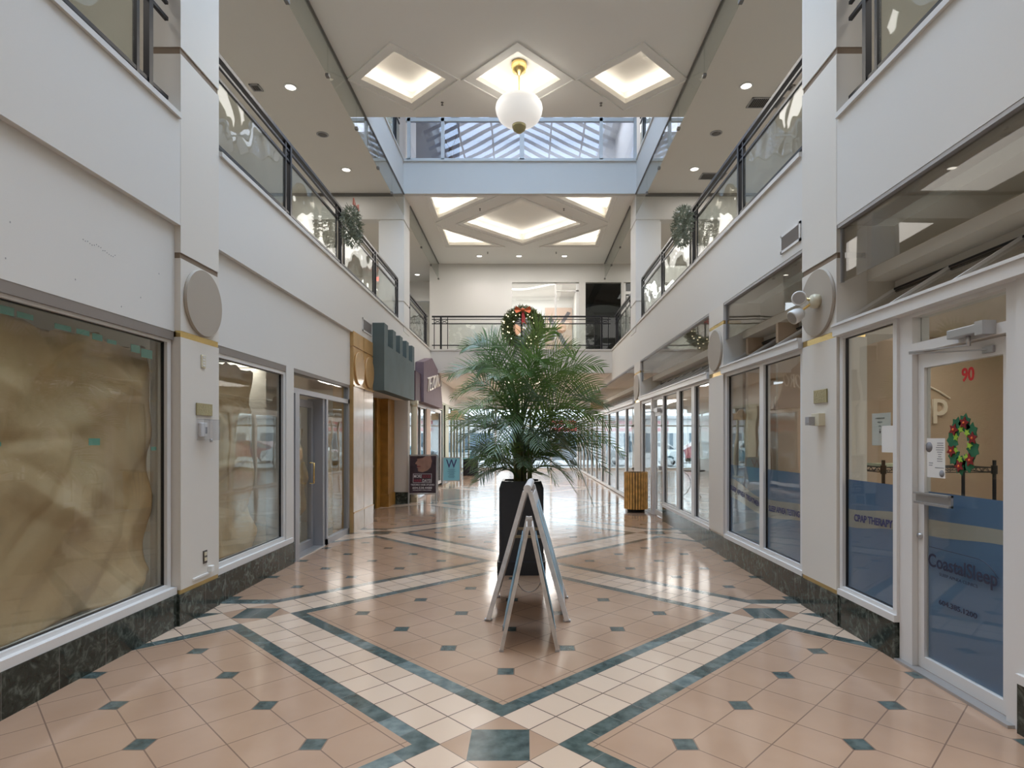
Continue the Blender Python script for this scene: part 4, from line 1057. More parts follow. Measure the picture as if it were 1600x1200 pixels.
mb = MB(); mb.box(3.30, 3.37, 20.03, 20.12, 4.2, 6.88); mb.box(3.37, 4.3, 20.03, 20.12, 6.50, 6.60); mb.box(3.40, 3.5, 20.05, 20.12, 4.2, 6.45); mb.box(3.5, 4.2, 20.05, 20.12, 6.35, 6.45); mb.box(4.2, 4.3, 20.03, 20.12, 4.2, 6.88)
mb.build('door_frame_18', M_white, t)
MB().box(3.37, 4.2, 20.085, 20.095, 4.2, 6.88).build('pane', glass_mat('smoky_glass2', (.4, .42, .42), 1.2, 0), t)
# white salon room behind the left glass
mb = MB(); mb.box(-1.6, 1.95, 23.3, 23.4, 4.2, 7.4); mb.box(-1.7, -1.6, 20.2, 23.4, 4.2, 7.4); mb.box(1.86, 1.96, 20.2, 23.4, 4.2, 7.4); mb.box(-1.7, 1.95, 20.2, 23.4, 7.2, 7.3)
mb.build('wall_salon', M_shopw, kind='structure')
area('salon_ceiling_light', (0.3, 21.8, 7.15), (0, 0, 0), 2.4, 2.0, 60, (1, .97, .93))
# flowing cove strip on the salon ceiling
M_led = mat('led_strip', (1, 1, 1), .5, emit=(1, .98, .95), estr=2.5)
pts = [(-1.2 + 2.9 * k / 20, 21.6 + .5 * math.sin(k / 20 * 5), 7.19) for k in range(21)]
MB().tube(pts, .03, 8).build('light_strip', M_led, None, 'wavy glowing light strip on the white salon ceiling behind the bridge', 'light strip')
po = empty('wall_poster', (0.9, 23.2, 4.8), 'pale poster with crossed dark stripes and a round face inside the upstairs salon', 'poster')
Mp = mat('poster_pink', (0.66, 0.50, 0.42), .7); Ms = mat('poster_grey', (.16, .15, .17), .7); Mo = mat('poster_peach', (.72, .40, .26), .7)
MB().box(.75, 1.80, 23.22, 23.24, 4.9, 6.75).build('backing', Mp, po)
MB().prism([(.85, 23.215, 6.3), (.98, 23.215, 6.42), (1.72, 23.215, 5.15), (1.58, 23.215, 5.05)], (0, .004, 0)).prism([(1.62, 23.215, 6.6), (1.75, 23.215, 6.55), (1.05, 23.215, 5.45), (.9, 23.215, 5.5)], (0, .004, 0)).build('stripe', Ms, po)
MB().lathe((1.38, 23.205, 5.95), [(0, 0), (.2, 0), (.2, .005), (0, .005)], 24, 'Y').build('face_oval', Mo, po)
po2 = empty('wall_poster', (-.1, 23.2, 4.8), 'grey and peach geometric poster behind the bridge wreath', 'poster')
MB().box(-.55, .55, 23.22, 23.24, 4.8, 6.3).build('backing', mat('poster_pale', (.7, .68, .67), .7), po2)
MB().prism([(-.5, 23.215, 6.28), (.3, 23.215, 6.28), (.3, 23.215, 5.75), (-.1, 23.215, 5.6)], (0, .004, 0)).prism([(-.5, 23.215, 4.85), (.5, 23.215, 4.85), (0, 23.215, 5.4)], (0, .004, 0)).build('stripe', Ms, po2)
MB().prism([(-.5, 23.212, 6.2), (-.1, 23.212, 5.9), (-.5, 23.212, 5.5)], (0, .003, 0)).prism([(.1, 23.212, 5.6), (.5, 23.212, 5.5), (.5, 23.212, 5.1)], (0, .003, 0)).build('peach_shape', Mo, po2)
# dim room behind the right glass
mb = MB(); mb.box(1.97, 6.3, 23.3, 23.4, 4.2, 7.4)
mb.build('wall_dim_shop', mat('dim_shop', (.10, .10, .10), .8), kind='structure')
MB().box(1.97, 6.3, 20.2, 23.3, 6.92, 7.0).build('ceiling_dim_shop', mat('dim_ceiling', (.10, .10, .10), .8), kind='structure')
sg = empty('screen_panel', (2.9, 20.6, 4.2), 'pale arched screen with a business name behind the smoky glass', 'sign')
pts = [(2.05, 20.6, 4.2), (3.35, 20.6, 4.2)] + [(3.35 - 1.3 * k / 10, 20.6, 6.15 + .12 * math.sin(PI * k / 10)) for k in range(11)]
MB().prism(pts, (0, .03, 0)).build('panel', mat('screen_grey', (.42, .42, .41), .7), sg)
text_mesh('ALWAYS GOOD INC.', .11, (2.35, 20.595, 5.93), (1, 0, 0), (0, 0, 1), .001, M_ink, 'lettering', sg, width=.85)
area('dim_shop_light', (2.8, 20.35, 6.9), (0, 0, 0), 1.2, .1, 4, NEUT)

# high windows on the beam
t = empty('window_19', (XC, 14.35, 8.33), kind='structure')
mb = MB()
zt_ = 10.9
for (a, b) in ((636, 641), (689, 694), (812, 819), (937, 942), (990, 995)):
    mb.box((a - 822) / 925 * 14.3, (b - 822) / 925 * 14.3, 14.30, 14.38, 8.33, zt_)
mb.box(XL + .05, XR - .05, 14.3, 14.38, 8.33, 8.385); mb.box(XL + .05, XR - .05, 14.3, 14.38, 9.28, 9.36)
mb.build('window_frame', M_frame, t)
xs_ = [(641, 689), (694, 812), (819, 937), (942, 990)]
for (a, b) in xs_: MB().box((a - 822) / 925 * 14.3, (b - 822) / 925 * 14.3, 14.335, 14.343, 8.38, zt_).build('pane', glass_mat('high_glass', (.86, .91, 1.0), 2.0, .07, .45), t)
mb = MB(); mb.box(XL, XR + .2, 19, 19.1, 8.1, 11.2); mb.box(XL - .3, XL - .2, 14.4, 19.1, 8.1, 11.2); mb.box(XR + .2, XR + .3, 14.4, 19.1, 8.1, 11.2); mb.box(XL - .3, XR + .3, 14.4, 19.1, 11.2, 11.3); 
mb.build('wall_high_office', M_shopw, kind='structure')
MB().box(XL - .3, XR + .3, 14.5, 19.1, 8.1, 8.2).build('floor_high_office', M_carpet, kind='structure')
area('high_office_light', (.6, 16.8, 11.1), (0, 0, 0), 4.0, 3.0, 90, (1, .98, .95))
MB().box(-2.9, -1.75, 15.6, 15.7, 8.2, 11.2).build('wall_high_peach', mat('peach_wall', (.62, .50, .40), .7), kind='structure')
Mscr = mat('office_screen', (.20, .28, .34), .8)
for i, (a, b, z1) in enumerate(((1.62, 2.0, 9.35), (2.05, 2.5, 9.2), (1.1, 1.55, 9.2))):
    o = empty('office_screen', ((a + b) / 2, 16.4 + i * .4, 8.2), ['blue grey office divider behind the high window, right of the mullion', 'lower blue grey office divider at the right edge of the high window', 'blue grey office divider left of the right mullion in the high window'][i], 'office divider')
    MB().box(a, b, 16.38 + i * .4, 16.42 + i * .4, 8.24, z1).build('panel', Mscr, o); MB().box(a + .05, a + .09, 16.3 + i * .4, 16.5 + i * .4, 8.2, 8.24).box(b - .09, b - .05, 16.3 + i * .4, 16.5 + i * .4, 8.2, 8.24).build('foot', M_black, o)
dr = empty('wall_ornament', (-1.95, 15.5, 8.9), 'carved stag-like ornament on the peach wall behind the high window', 'ornament')
mb = MB(); mb.box(-2.15, -1.8, 15.53, 15.6, 8.5, 8.95)
mb.build('plinth', mat('ornament_board', (.66, .52, .36), .7), dr)
mb = MB(); mb.tube([(-1.97, 15.5, 8.75), (-1.97, 15.45, 9.1), (-1.97, 15.4, 9.2)], [.05, .06, .03], 8)
for s_ in (-1, 1): mb.tube([(-1.97, 15.42, 9.15), (-1.97 + s_ * .1, 15.42, 9.3), (-1.97 + s_ * .16, 15.42, 9.5)], [.02, .018, .008], 6)
mb.build('carving', mat('ornament_brown', (.30, .18, .09), .7), dr)

# roof glazing: gabled bars over the atrium
sk = empty('skylight_frame', (XC, 8, 12.2), kind='structure')
mb = MB()
for k in range(35):
    y = -3 + k * .5
    for s_ in (-1, 1): mb.bar((XC + s_ * 2.81, y, 10.5), (XC, y, 11.84), .06, .08)
mb.bar((XC, -3, 11.84), (XC, 19.5, 11.84), .08, .10) 
for s_ in (-1, 1):
    for q in (.33, .66): mb.bar((XC + s_ * 2.81 * (1 - q), -3, 10.5 + 1.34 * q), (XC + s_ * 2.81 * (1 - q), 14.2, 10.5 + 1.34 * q), .05, .06)
g = MB()
for s_ in (-1, 1): g.prism([(XC + s_ * 2.81, -3, 12.27), (XC, -3, 13.67), (XC, -3, 13.68), (XC + s_ * 2.81, -3, 12.28)], (0, 22.5, 0))
g.build('roof_glass', glass_mat('dimming_roof_glass', (.62, .72, .84), 1.0, 0), sk)  # unseen panes, added with a tint to dim sky light on the beam
mb.build('glazing_bars', mat('steel_blue_bars', (.10, .14, .20), .5), sk)
MB().box(-6.8, 6.5, -3.2, -3.0, 0, 3.43).box(-6.8, 6.5, -3.2, -3.0, 4.2, 12.2).box(-6.8, 6.5, -3.2, -3, 3.43, 4.2).build('wall_behind', M_wall, kind='structure')

# ------------------------------------------------------------ lower ceiling beyond the bridge, facade and outdoors
mb = MB()
mb.box(-2.96, 2.66, 18.55, 24.0, 3.64, 3.9); mb.box(-2.96, 2.66, 24.0, 31.0, 3.30, 3.9)
mb.build('ceiling_far_hall', M_ceil, kind='structure')
MB().box(-7.2, -3.30, 15.0, 31, 2.95, 3.2).box(2.95, 9.2, 8.3, 31, 2.95, 3.2).build('ceiling_far_shops', M_ceil, kind='structure')
area('far_hall_cove', (-.15, 21.3, 3.60), (0, 0, 0), 2.4, 2.4, 200, NEUT)
area('far_hall_cove', (-.15, 27, 3.27), (0, 0, 0), 2.4, 4, 170, NEUT)
for (x, y, s1, lab) in ((-.15, 21.3, 1.3, 'glowing square panel in the low ceiling beyond the bridge'), (-.15, 27, 1.0, 'glowing square panel in the low ceiling near the street end'),):
    z = 3.64 if y < 24 else 3.30
    o = empty('ceiling_light', (x, y, z - .02), lab, 'ceiling light')
    MB().box(x - s1 / 2, x + s1 / 2, y - s1 / 2, y + s1 / 2, z - .012, z - .002).build('diffuser', mat('diffuser_warm', (1, .95, .85), .5, emit=(1, .9, .7), estr=2.0), o)
    mb = MB(); h = s1 / 2
    for (a, b, c, d) in ((x - h - .04, x + h + .04, y - h - .04, y - h), (x - h - .04, x + h + .04, y + h, y + h + .04), (x - h - .04, x - h, y - h, y + h), (x + h, x + h + .04, y - h, y + h)): mb.box(a, b, c, d, z - .02, z)
    mb.build('frame', M_white, o)
# facade
t = empty('window_20', (0, 31, 0), kind='structure')
mb = MB(); xs = [-7.1, -5.6, -4.3, -3.0, -1.6, -.15, 1.3, 2.7, 4.1, 5.6, 7.1, 9.1]
for x in xs: mb.box(x - .045, x + .045, 30.95, 31.05, 0, 3.3)
mb.box(-7.1, 9.1, 30.95, 31.05, 2.25, 2.33); mb.box(-7.1, 9.1, 30.95, 31.05, 3.15, 3.3); mb.box(-7.1, 9.1, 30.95, 31.05, 0, .1)
mb.build('window_frame', M_frame, t)
for a, b in zip(xs[:-1], xs[1:]): MB().box(a + .045, b - .045, 30.996, 31.004, .1, 3.15).build('pane', M_glass, t)
MB().box(-7.4, 9.4, 31.0, 31.3, 3.3, 14).box(-7.4, -7.2, 11, 31.2, 0, 3.4).box(9.2, 9.4, 8, 31.2, 0, 3.4).build('wall_facade', M_shopw, kind='structure')
# pavement and building across the street
MB().box(-40, 40, 31.2, 33.0, -.015, .005).build('ground_pavement', mat('pavement', (.55, .54, .52), .6, var=.08), kind='structure')
b1 = empty('street_building', (6, 52, 0), 'long white shop building with red stripes across the street', 'building')
MB().box(-30, 34, 50, 56, -.05, 3.6).build('wall', mat('ext_white', (.72, .72, .72), .7), b1)
MB().box(2, 12, 49.9, 50, 2.85, 3.15).box(2, 12, 49.9, 50, 2.25, 2.55).build('stripe', mat('ext_red', (.55, .06, .07), .6), b1)
MB().box(-30, 34, 49.4, 50, 3.3, 3.5).build('eave', M_greyf, b1)
for k in range(16):
    f = MB().box(-28 + k * 3.8, -25.6 + k * 3.8, 49.93, 49.99, .5, 2.1).build('window', mat('ext_win', (.12, .16, .2), .1) if k == 0 else bpy.data.materials['ext_win'], b1)

def car(xc, y, label, paint, flip=1, h=1.5):
    t = empty('car', (xc, y, 0), label, 'car', None); W = .88
    X = lambda a: xc + flip * a
    prof = [(-2.25, .35), (-2.28, .62), (-2.1, .86), (-1.35, .95), (-.55, h - .03), (.2, h), (1.15, h - .06), (1.95, .98), (2.2, .9), (2.28, .6), (2.22, .33)]
    mb = MB(); n = len(prof)
    secs = []
    for (yy, sc_) in ((-W, 1), (-W * .98, 1), (W * .98, 1), (W, 1)):
        secs.append([(X(a), y + (yy * (1 if z < .97 else .86)), z) for (a, z) in prof])
    vs = [p for s_ in secs for p in s_]; fs = [tuple(range(n)), tuple(range(3 * n, 4 * n))]
    for i in range(3):
        for k in range(n): fs.append((i * n + k, i * n + (k + 1) % n, (i + 1) * n + (k + 1) % n, (i + 1) * n + k))
    mb.add(vs, fs); mb.build('body', paint, t, bevel=.03)
    gm = bpy.data.materials.get('car_glass') or mat('car_glass', (.03, .04, .05), .08)
    wy = y - W * .885
    for q in ([(-1.15, 1.0), (-.5, h - .1), (.0, h - .08), (.0, 1.0)], [(.06, 1.0), (.06, h - .08), (.55, h - .09), (.95, h - .14), (1.0, 1.0)], [(1.06, 1.0), (1.02, h - .16), (1.2, h - .17), (1.68, 1.02)]):
        MB().prism([(X(a), wy - .012 - (1.0 - (z - 1) * .0) * .0, z) for (a, z) in q], (0, .02, 0)).build('side_window', gm, t)
    for a in (-1.4, 1.4):
        for s_ in (-1, 1):
            wmb = MB().lathe((X(a), y + s_ * (W - .1) - .1, .32), [(0, 0), (.24, 0), (.31, .01), (.32, .05), (.32, .16), (.31, .2), (.24, .21), (0, .21)], 24, 'Y')
            o = wmb.build('wheel', bpy.data.materials.get('tyre') or mat('tyre', (.02, .02, .02), .8), t)
            MB().lathe((X(a), y + s_ * (W + .005) - (.0 if s_ < 0 else .0) - .005, .32), [(0, 0), (.2, 0), (.2, .01), (0, .01)], 20, 'Y').build('hub', M_alum, o)
    return t
car(6.9, 35.0, 'white car parked beyond the right shop windows', mat('car_white', (.75, .76, .78), .2, coat=.6))
car(1.6, 36.2, 'silver car at the street end behind the palm', mat('car_silver', (.36, .40, .45), .25, .5), h=1.45)
car(-5.2, 35.6, 'teal blue car beyond the left salon glass', mat('car_teal', (.08, .22, .28), .25, coat=.5), flip=-1)
car(-10.6, 40.5, 'pale grey car across the street on the left', mat('car_grey', (.55, .56, .57), .25, .3))
car(12.6, 40.0, 'dark red car across the street on the right', mat('car_red', (.25, .02, .03), .25, coat=.5), flip=-1)

# ------------------------------------------------------------ shop interiors
# left empty unit
MB().box(-6.6, -3.27, -3, 11.5, 3.0, 3.1).build('ceiling_left_unit', M_shop, kind='structure')
MB().box(-6.6, -6.5, -3, 13.6, 0, 3.1).box(-6.6, -3.30, 11.41, 11.5, 0, 3.0).build('wall_left_unit', M_shop, kind='structure')
MB().box(-7.3, -7.2, 13, 31, 0, 3.4).build('wall_left_salon_back', M_shopw, kind='structure')
for (x, y, lab) in ((-4.6, 8.6, 'bright ceiling panel nearest the glass inside the left empty unit'), (-5.4, 11.2, 'bright ceiling panel deeper inside the left empty unit')):
    o = empty('ceiling_light', (x, y, 2.97), lab, 'ceiling light')
    MB().box(x - .3, x + .3, y - .6, y + .6, 2.985, 2.998).build('diffuser', bpy.data.materials.get('panel_diffuser') or mat('panel_diffuser', (1, .97, .9), .5, emit=(1, .95, .8), estr=1.4), o)
    mb = MB()
    for (a, b, c, d) in ((-.33, .33, -.63, -.6), (-.33, .33, .6, .63), (-.33, -.3, -.6, .6), (.3, .33, -.6, .6)): mb.box(x + a, x + b, y + c, y + d, 2.97, 3.0)
    mb.build('frame', M_white, o)
    area('unit_panel_light', (x, y, 2.96), (0, 0, 0), .55, 1.1, 8, NEUT)
# clinic
MB().box(2.95, 6.6, 7.87, 7.95, 0, 2.95).box(2.92, 4.60, 6.86, 6.92, 0, 2.95).box(6.5, 6.6, -3, 8.3, 0, 2.95).box(2.9, 6.6, 8.25, 8.33, 0, 2.95).build('wall_clinic', M_tan, kind='structure')
MB().box(2.92, 6.6, -3, 8.3, 2.95, 3.05).build('ceiling_clinic', M_shop, kind='structure')
area('clinic_light', (4.8, 3.6, 2.92), (0, 0, 0), 1.2, 2.4, 55, (1, .92, .83))
area('clinic_back_light', (4.9, 7.0, 2.92), (0, 0, 0), 1.2, .8, 10, (1, .90, .78))
MB().box(2.95, 6.5, -3, 8.25, 0, .006).build('floor_clinic', M_shopf, kind='structure')
MB().box(-6.5, -3.3, -3, 11.4, 0, .006).build('floor_left_unit', M_shopf, kind='structure')
M_wl = mat('cream_relief_letters', (.85, .78, .66), .5)
ws = empty('wall_sign', (4.4, 7.85, 1.7), 'cream raised clinic name letters on the tan wall inside the clinic', 'sign')
text_mesh('CoastalSleep', .46, (3.27, 7.85, 1.92), (1, 0, 0), (0, 0, 1), .014, M_wl, 'lettering', ws, width=2.3, bold=.006)
text_mesh('SLEEP APNEA CLINICS', .15, (3.4, 7.85, 1.62), (1, 0, 0), (0, 0, 1), .008, M_wl, 'lettering', ws, width=1.75)
MB().tube([(3.4 + 2.22 * k / 16, 7.85, 2.38 - .24 * max(0, (k / 16 - .7) / .3) ** 2) for k in range(17)], .012, 6).build('logo_arc', M_wl, ws)
# wire rack
rk = empty('wire_rack', (3.9, 5.8, 0), 'black wire shelving rack inside the clinic behind the glass door', 'rack')
for (x, y) in ((3.38, 5.6), (4.43, 5.6), (3.38, 6.0), (4.43, 6.0)):
    o = MB().tube([(x, y, 0), (x, y, 1.40)], .016, 12).build('post', M_black, rk); MB().tube([(x, y, 1.27), (x, y, 1.35)], .026, 12).build('collar', M_black, o)
for z in (.2, 1.33):
    mb = MB()
    for (a, b) in (((3.38, 5.6), (4.43, 5.6)), ((3.38, 6.0), (4.43, 6.0)), ((3.38, 5.6), (3.38, 6.0)), ((4.43, 5.6), (4.43, 6.0))):
        for dz in (0, -.045): mb.tube([(a[0], a[1], z + dz), (b[0], b[1], z + dz)], .005, 6)
        n = 22 if a[1] == b[1] else 8
        zz = [(a[0] + (b[0] - a[0]) * k / n, a[1] + (b[1] - a[1]) * k / n, z - (.045 if k % 2 else 0)) for k in range(n + 1)]
        mb.tube(zz, .004, 5)
    for k in range(1, 20): x = 3.38 + 1.05 * k / 20; mb.tube([(x, 5.6, z), (x, 6.0, z)], .0025, 4)
    mb.build('wire_shelf', M_black, rk)
MB().box(3.42, 3.75, 5.64, 5.95, 1.336, 1.36).build('document_stack', mat('pale_green_paper', (.55, .6, .45), .8), None, 'pale green stack of paper on the left end of the wire rack', 'paper')
# right far unit
MB().box(9.1, 9.2, 8.3, 31, 0, 3.2).build('wall_right_unit', M_shopw, kind='structure')
area('right_unit_light', (5.5, 16, 2.93), (0, 0, 0), 2, 8, 60, (.95, .97, 1))
area('left_salon_light', (-5, 20, 2.93), (0, 0, 0), 2, 6, 40, (.95, .97, 1))
# iron bistro chair and table inside the right unit
bt = empty('bistro_table', (4.55, 16.2, 0), 'round wrought iron table with scrolled legs inside the right shop', 'table')
MB().lathe((4.55, 16.2, 0), [(0, .72), (.33, .72), (.34, .735), (.33, .75), (0, .75)], 36).build('table_top', M_black, bt)
for k in range(3):
    a = 2 * PI * k / 3 + .4; c, s_ = math.cos(a), math.sin(a)
    MB().tube([(4.55 + c * r, 16.2 + s_ * r, z) for r, z in ((.30, .0), (.27, .03), (.16, .12), (.06, .3), (.05, .45), (.12, .6), (.24, .68), (.2, .72))], .011, 8).build('leg', M_black, bt)
bc = empty('bistro_chair', (4.95, 15.2, 0), 'black iron chair with curved back beside the iron table', 'chair')
MB().lathe((4.95, 15.2, 0), [(0, .44), (.2, .44), (.21, .455), (.2, .47), (0, .47)], 30).build('seat', M_black, bc)
for (a, b) in ((-1, -1), (1, -1), (1, 1), (-1, 1)):
    MB().tube([(4.95 + a * .14, 15.2 + b * .14, .44), (4.95 + a * .2, 15.2 + b * .2, 0)], .011, 8).build('leg', M_black, bc)
MB().tube([(4.95 + .19 * math.cos(PI * k / 12), 15.02 - .03 * math.sin(PI * k / 12), .45 + .45 * math.sin(PI * k / 12)) for k in range(13)], .011, 8).tube([(4.95 + .1 * math.cos(PI * k / 12), 15.02, .45 + .32 * math.sin(PI * k / 12)) for k in range(13)], .008, 8).build('backrest', M_black, bc)

# red exit sign on the gallery
ex = MB().box(-5.2, -4.9, 20.9, 20.98, 5.2, 5.42).build('exit_sign', M_white, None, 'small glowing red exit sign seen through the left balcony glass', 'sign')
ex.location += Vector((0, 0, 1.3)); ex.location.x = (591 - 822) / 925 * 21.0; ex.location.y = 21.0; ex.location.z = 1.6 + (686 - 441) / 925 * 21
text_mesh('EXIT', .17, (ex.location.x - .13, 20.95, ex.location.z + .045), (1, 0, 0), (0, 0, 1), .004, mat('exit_red', (.8, .02, .02), .5, emit=(1, .06, .03), estr=5), 'lettering', ex, width=.26, bold=.004)
MB().bar((ex.location.x, 21.0, ex.location.z + .2), (ex.location.x, 21.0, CEIL - .002), .015, .015).build('hanger', M_white, ex)

# ------------------------------------------------------------ planter and palm
pn = empty('planter', (-.05, 7.2, 0), 'tall charcoal square planter holding the palm in the hall centre', 'planter')
PX, PY = -.055, 7.22
def octa(h, c): return [(-h + c, -h), (h - c, -h), (h, -h + c), (h, h - c), (h - c, h), (-h + c, h), (-h, h - c), (-h, -h + c)]
mb = MB()
def octring(mb, h0, c0, z0, h1, c1, z1):
    a = octa(h0, c0); b = octa(h1, c1); vs = [(PX + p[0], PY + p[1], z0) for p in a] + [(PX + p[0], PY + p[1], z1) for p in b]
    mb.add(vs, [(i, (i + 1) % 8, 8 + (i + 1) % 8, 8 + i) for i in range(8)])
octring(mb, .262, .03, .14, .262, .03, 1.02); octring(mb, .262, .03, 1.02, .235, .05, 1.10); octring(mb, .235, .05, 1.10, .205, .05, 1.10); octring(mb, .205, .05, 1.10, .205, .05, .9)
mb.build('pot', M_planter, pn)
mb = MB(); octring(mb, .285, .02, 0.0, .285, .02, .155); octring(mb, .285, .02, .155, .262, .03, .16); mb.build('plinth', mat('planter_plinth', (.02, .023, .03), .4), pn)
MB().prism([(PX + p[0], PY + p[1], 1.04) for p in octa(.204, .05)], (0, 0, -.02)).build('soil', M_soil, pn)

palm = empty('potted_palm', (PX, PY, 1.04), 'large bushy green palm with arching fronds in the charcoal planter', 'palm')
rnd = random.Random(11)
def frond(p0, p1, p2, roll, ll, nl, m, wd=.016, droop=.25):
    """quadratic curve p0-p1-p2 with leaflets along its outer 75 %"""
    mb = MB()
    def B(t_): return p0 * (1 - t_) ** 2 + p1 * 2 * t_ * (1 - t_) + p2 * t_ ** 2
    def T(t_): return ((p1 - p0) * (1 - t_) + (p2 - p1) * t_).normalized()
    ts = [k / 14 for k in range(15)]
    mb.tube([B(t_) for t_ in ts], [.010 * (1 - t_ * .85) + .001 for t_ in ts], 5, False)
    for sgn in (-1, 1):
        for k in range(nl):
            t_ = .20 + .80 * (k + .5 * (sgn > 0)) / nl
            c = B(min(t_, 1)); d = T(min(t_, 1))
            sidev = d.cross(Vector((0, 0, 1)));
            if sidev.length < .2: sidev = Vector((1, 0, 0))
            sidev.normalize(); upv = sidev.cross(d).normalized()
            sv = (sidev * math.cos(roll) + upv * math.sin(roll)) * sgn
            nv = upv * math.cos(roll) - sidev * math.sin(roll)
            fwd = .55 + .75 * t_
            env = math.sin(PI * min(1, (t_ - .12) / .95)) ** .6 * (1 - .35 * t_)
            L_ = ll * env * rnd.uniform(.85, 1.12)
            dr_ = (sv + d * fwd + nv * .22 + Vector((rnd.uniform(-.12, .12), rnd.uniform(-.12, .12), rnd.uniform(-.1, .1)))).normalized()
            fv = dr_.cross(nv); 
            if fv.length < .1: fv = dr_.cross(sidev)
            fv.normalize()
            pts = []; q = Vector(c); dd = Vector(dr_); nseg = 4
            for j in range(nseg + 1):
                pts.append(Vector(q)); dd = (dd + Vector((0, 0, -droop * (.35 + j * .3)))).normalized(); q = q + dd * L_ / nseg
            ws = [.35, 1, .9, .6, .04]; vs = []
            for j, p in enumerate(pts):
                vs.append(p + fv * wd * ws[j] * .5); vs.append(p - fv * wd * ws[j] * .5)
            mb.add(vs, [(2 * j, 2 * j + 1, 2 * j + 3, 2 * j + 2) for j in range(nseg)], True)
    return mb.build('frond', m, palm, fix=False)
def FR(bx, bz, tx, ty, dy, lift, roll=.5, ll=.34, nl=24, m=None, droop=.25, cx=.45, wd=.016):
    """base near the stems (x offset, height); tip given in the picture plane at depth PY+dy"""
    p0 = Vector((PX + bx, PY + rnd.uniform(-.08, .08), bz)); p2 = at(tx, ty, PY + dy)
    p1 = p0.lerp(p2, cx); p1.z = max(p0.z, p2.z) + lift
    frond(p0, p1, p2, roll, ll, nl, m or rnd.choice((M_leaf, M_leaf, M_leaf2, M_leaf3)), wd, droop)
F_ = [ # bx, bz, tip x, tip y, depth, lift, roll
 (-.05, 1.9, 722, 545, .1, .25, .9), (-.06, 1.9, 700, 588, -.2, .35, .7), (-.05, 1.8, 706, 622, .2, .40, .8), (-.06, 1.7, 703, 655, -.25, .40, .6), (-.08, 1.6, 716, 690, .15, .38, .6),
 (-.03, 2.0, 745, 532, .3, .12, .9), (0, 2.1, 775, 540, -.1, .05, 1.0), (0, 2.1, 818, 528, .2, .05, .9), (.04, 2.1, 846, 512, -.2, .03, 1.0), (.05, 2.0, 868, 517, .1, .03, .8),
 (.05, 2.0, 900, 546, .3, .12, .9), (.07, 1.9, 942, 574, -.05, .22, .8), (.06, 1.9, 938, 606, .25, .30, .9), (.08, 1.8, 950, 636, -.3, .38, .6), (.08, 1.7, 958, 668, .2, .42, .7),
 (.09, 1.6, 976, 714, -.35, .50, .75), (.10, 1.45, 928, 792, -.45, .62, .5), (.08, 1.4, 905, 745, -.1, .30, .5), (-.08, 1.4, 735, 728, -.1, .32, .5), (-.05, 1.35, 748, 752, -.3, .25, .4),
 (-.02, 1.7, 742, 640, -.6, .45, .2), (.03, 1.7, 790, 700, -.7, .5, .2), (-.03, 1.6, 770, 712, -.65, .42, .25), (.05, 1.55, 842, 702, -.7, .38, .2), (.06, 1.6, 890, 668, -.6, .42, .3),
 (.02, 1.8, 868, 610, -.6, .35, .5), (-.03, 1.9, 770, 590, -.5, .30, .5), (0, 1.9, 822, 585, -.55, .28, .3), (.05, 1.4, 880, 720, -.5, .28, .4), (-.02, 1.3, 818, 728, -.55, .2, .3),
 (.04, 1.5, 935, 700, .3, .35, .7), (-.04, 1.5, 712, 668, .45, .4, .7), (.02, 1.9, 905, 590, .5, .25, .9), (-.02, 1.9, 742, 575, .5, .25, .9), (.02, 1.3, 900, 770, -.3, .28, .4),
 (0, 1.6, 860, 640, .55, .35, .9), (0, 1.6, 790, 640, .55, .35, .9), (.03, 1.4, 868, 756, -.45, .2, .4), (.0, 1.75, 845, 560, -.4, .12, 1.0), (-.03, 1.8, 800, 565, -.35, .12, 1.0),
 (.07, 1.5, 948, 740, .1, .5, .7), (-.07, 1.6, 724, 610, .4, .4, .9), (.05, 1.3, 915, 650, -.5, .5, .6), (-.05, 1.3, 740, 690, -.5, .45, .6)]
frx = random.Random(23)
for k in range(20):      # filling fronds all round the clump
    a = frx.uniform(0, 2 * PI); el = frx.uniform(-.25, 1.0)
    tx_ = 822 + 118 * math.cos(a) * math.cos(el * .9) + 2; ty_ = 668 - 120 * math.sin(el) + frx.uniform(-18, 18)
    F_.append((.06 * math.cos(a), frx.uniform(1.3, 1.95), tx_, ty_, .65 * math.sin(a), frx.uniform(.15, .42), frx.uniform(.2, 1.0)))
for k in range(16):      # short low fronds round the rim
    a = 2 * PI * k / 16 + frx.uniform(-.15, .15)
    F_.append((.08 * math.cos(a), frx.uniform(1.12, 1.3), 815 + 82 * math.cos(a), frx.uniform(690, 752), .5 * math.sin(a), frx.uniform(.1, .3), frx.uniform(.3, .8)))
for f in F_:
    FR(*f, ll=rnd.uniform(.32, .42), nl=rnd.randint(19, 25), droop=rnd.uniform(.05, .20), wd=rnd.uniform(.013, .017))
for k in range(15):
    a = rnd.uniform(0, 2 * PI); r = rnd.uniform(.02, .12)
    z1 = rnd.uniform(1.5, 2.15)
    MB().tube([(PX + r * math.cos(a), PY + r * math.sin(a), 1.03), (PX + 1.1 * r * math.cos(a), PY + 1.1 * r * math.sin(a), 1.4), (PX + 1.3 * r * math.cos(a + .2), PY + 1.3 * r * math.sin(a + .2), z1)], [.016, .013, .008], 8).build('stem', M_stem, palm)

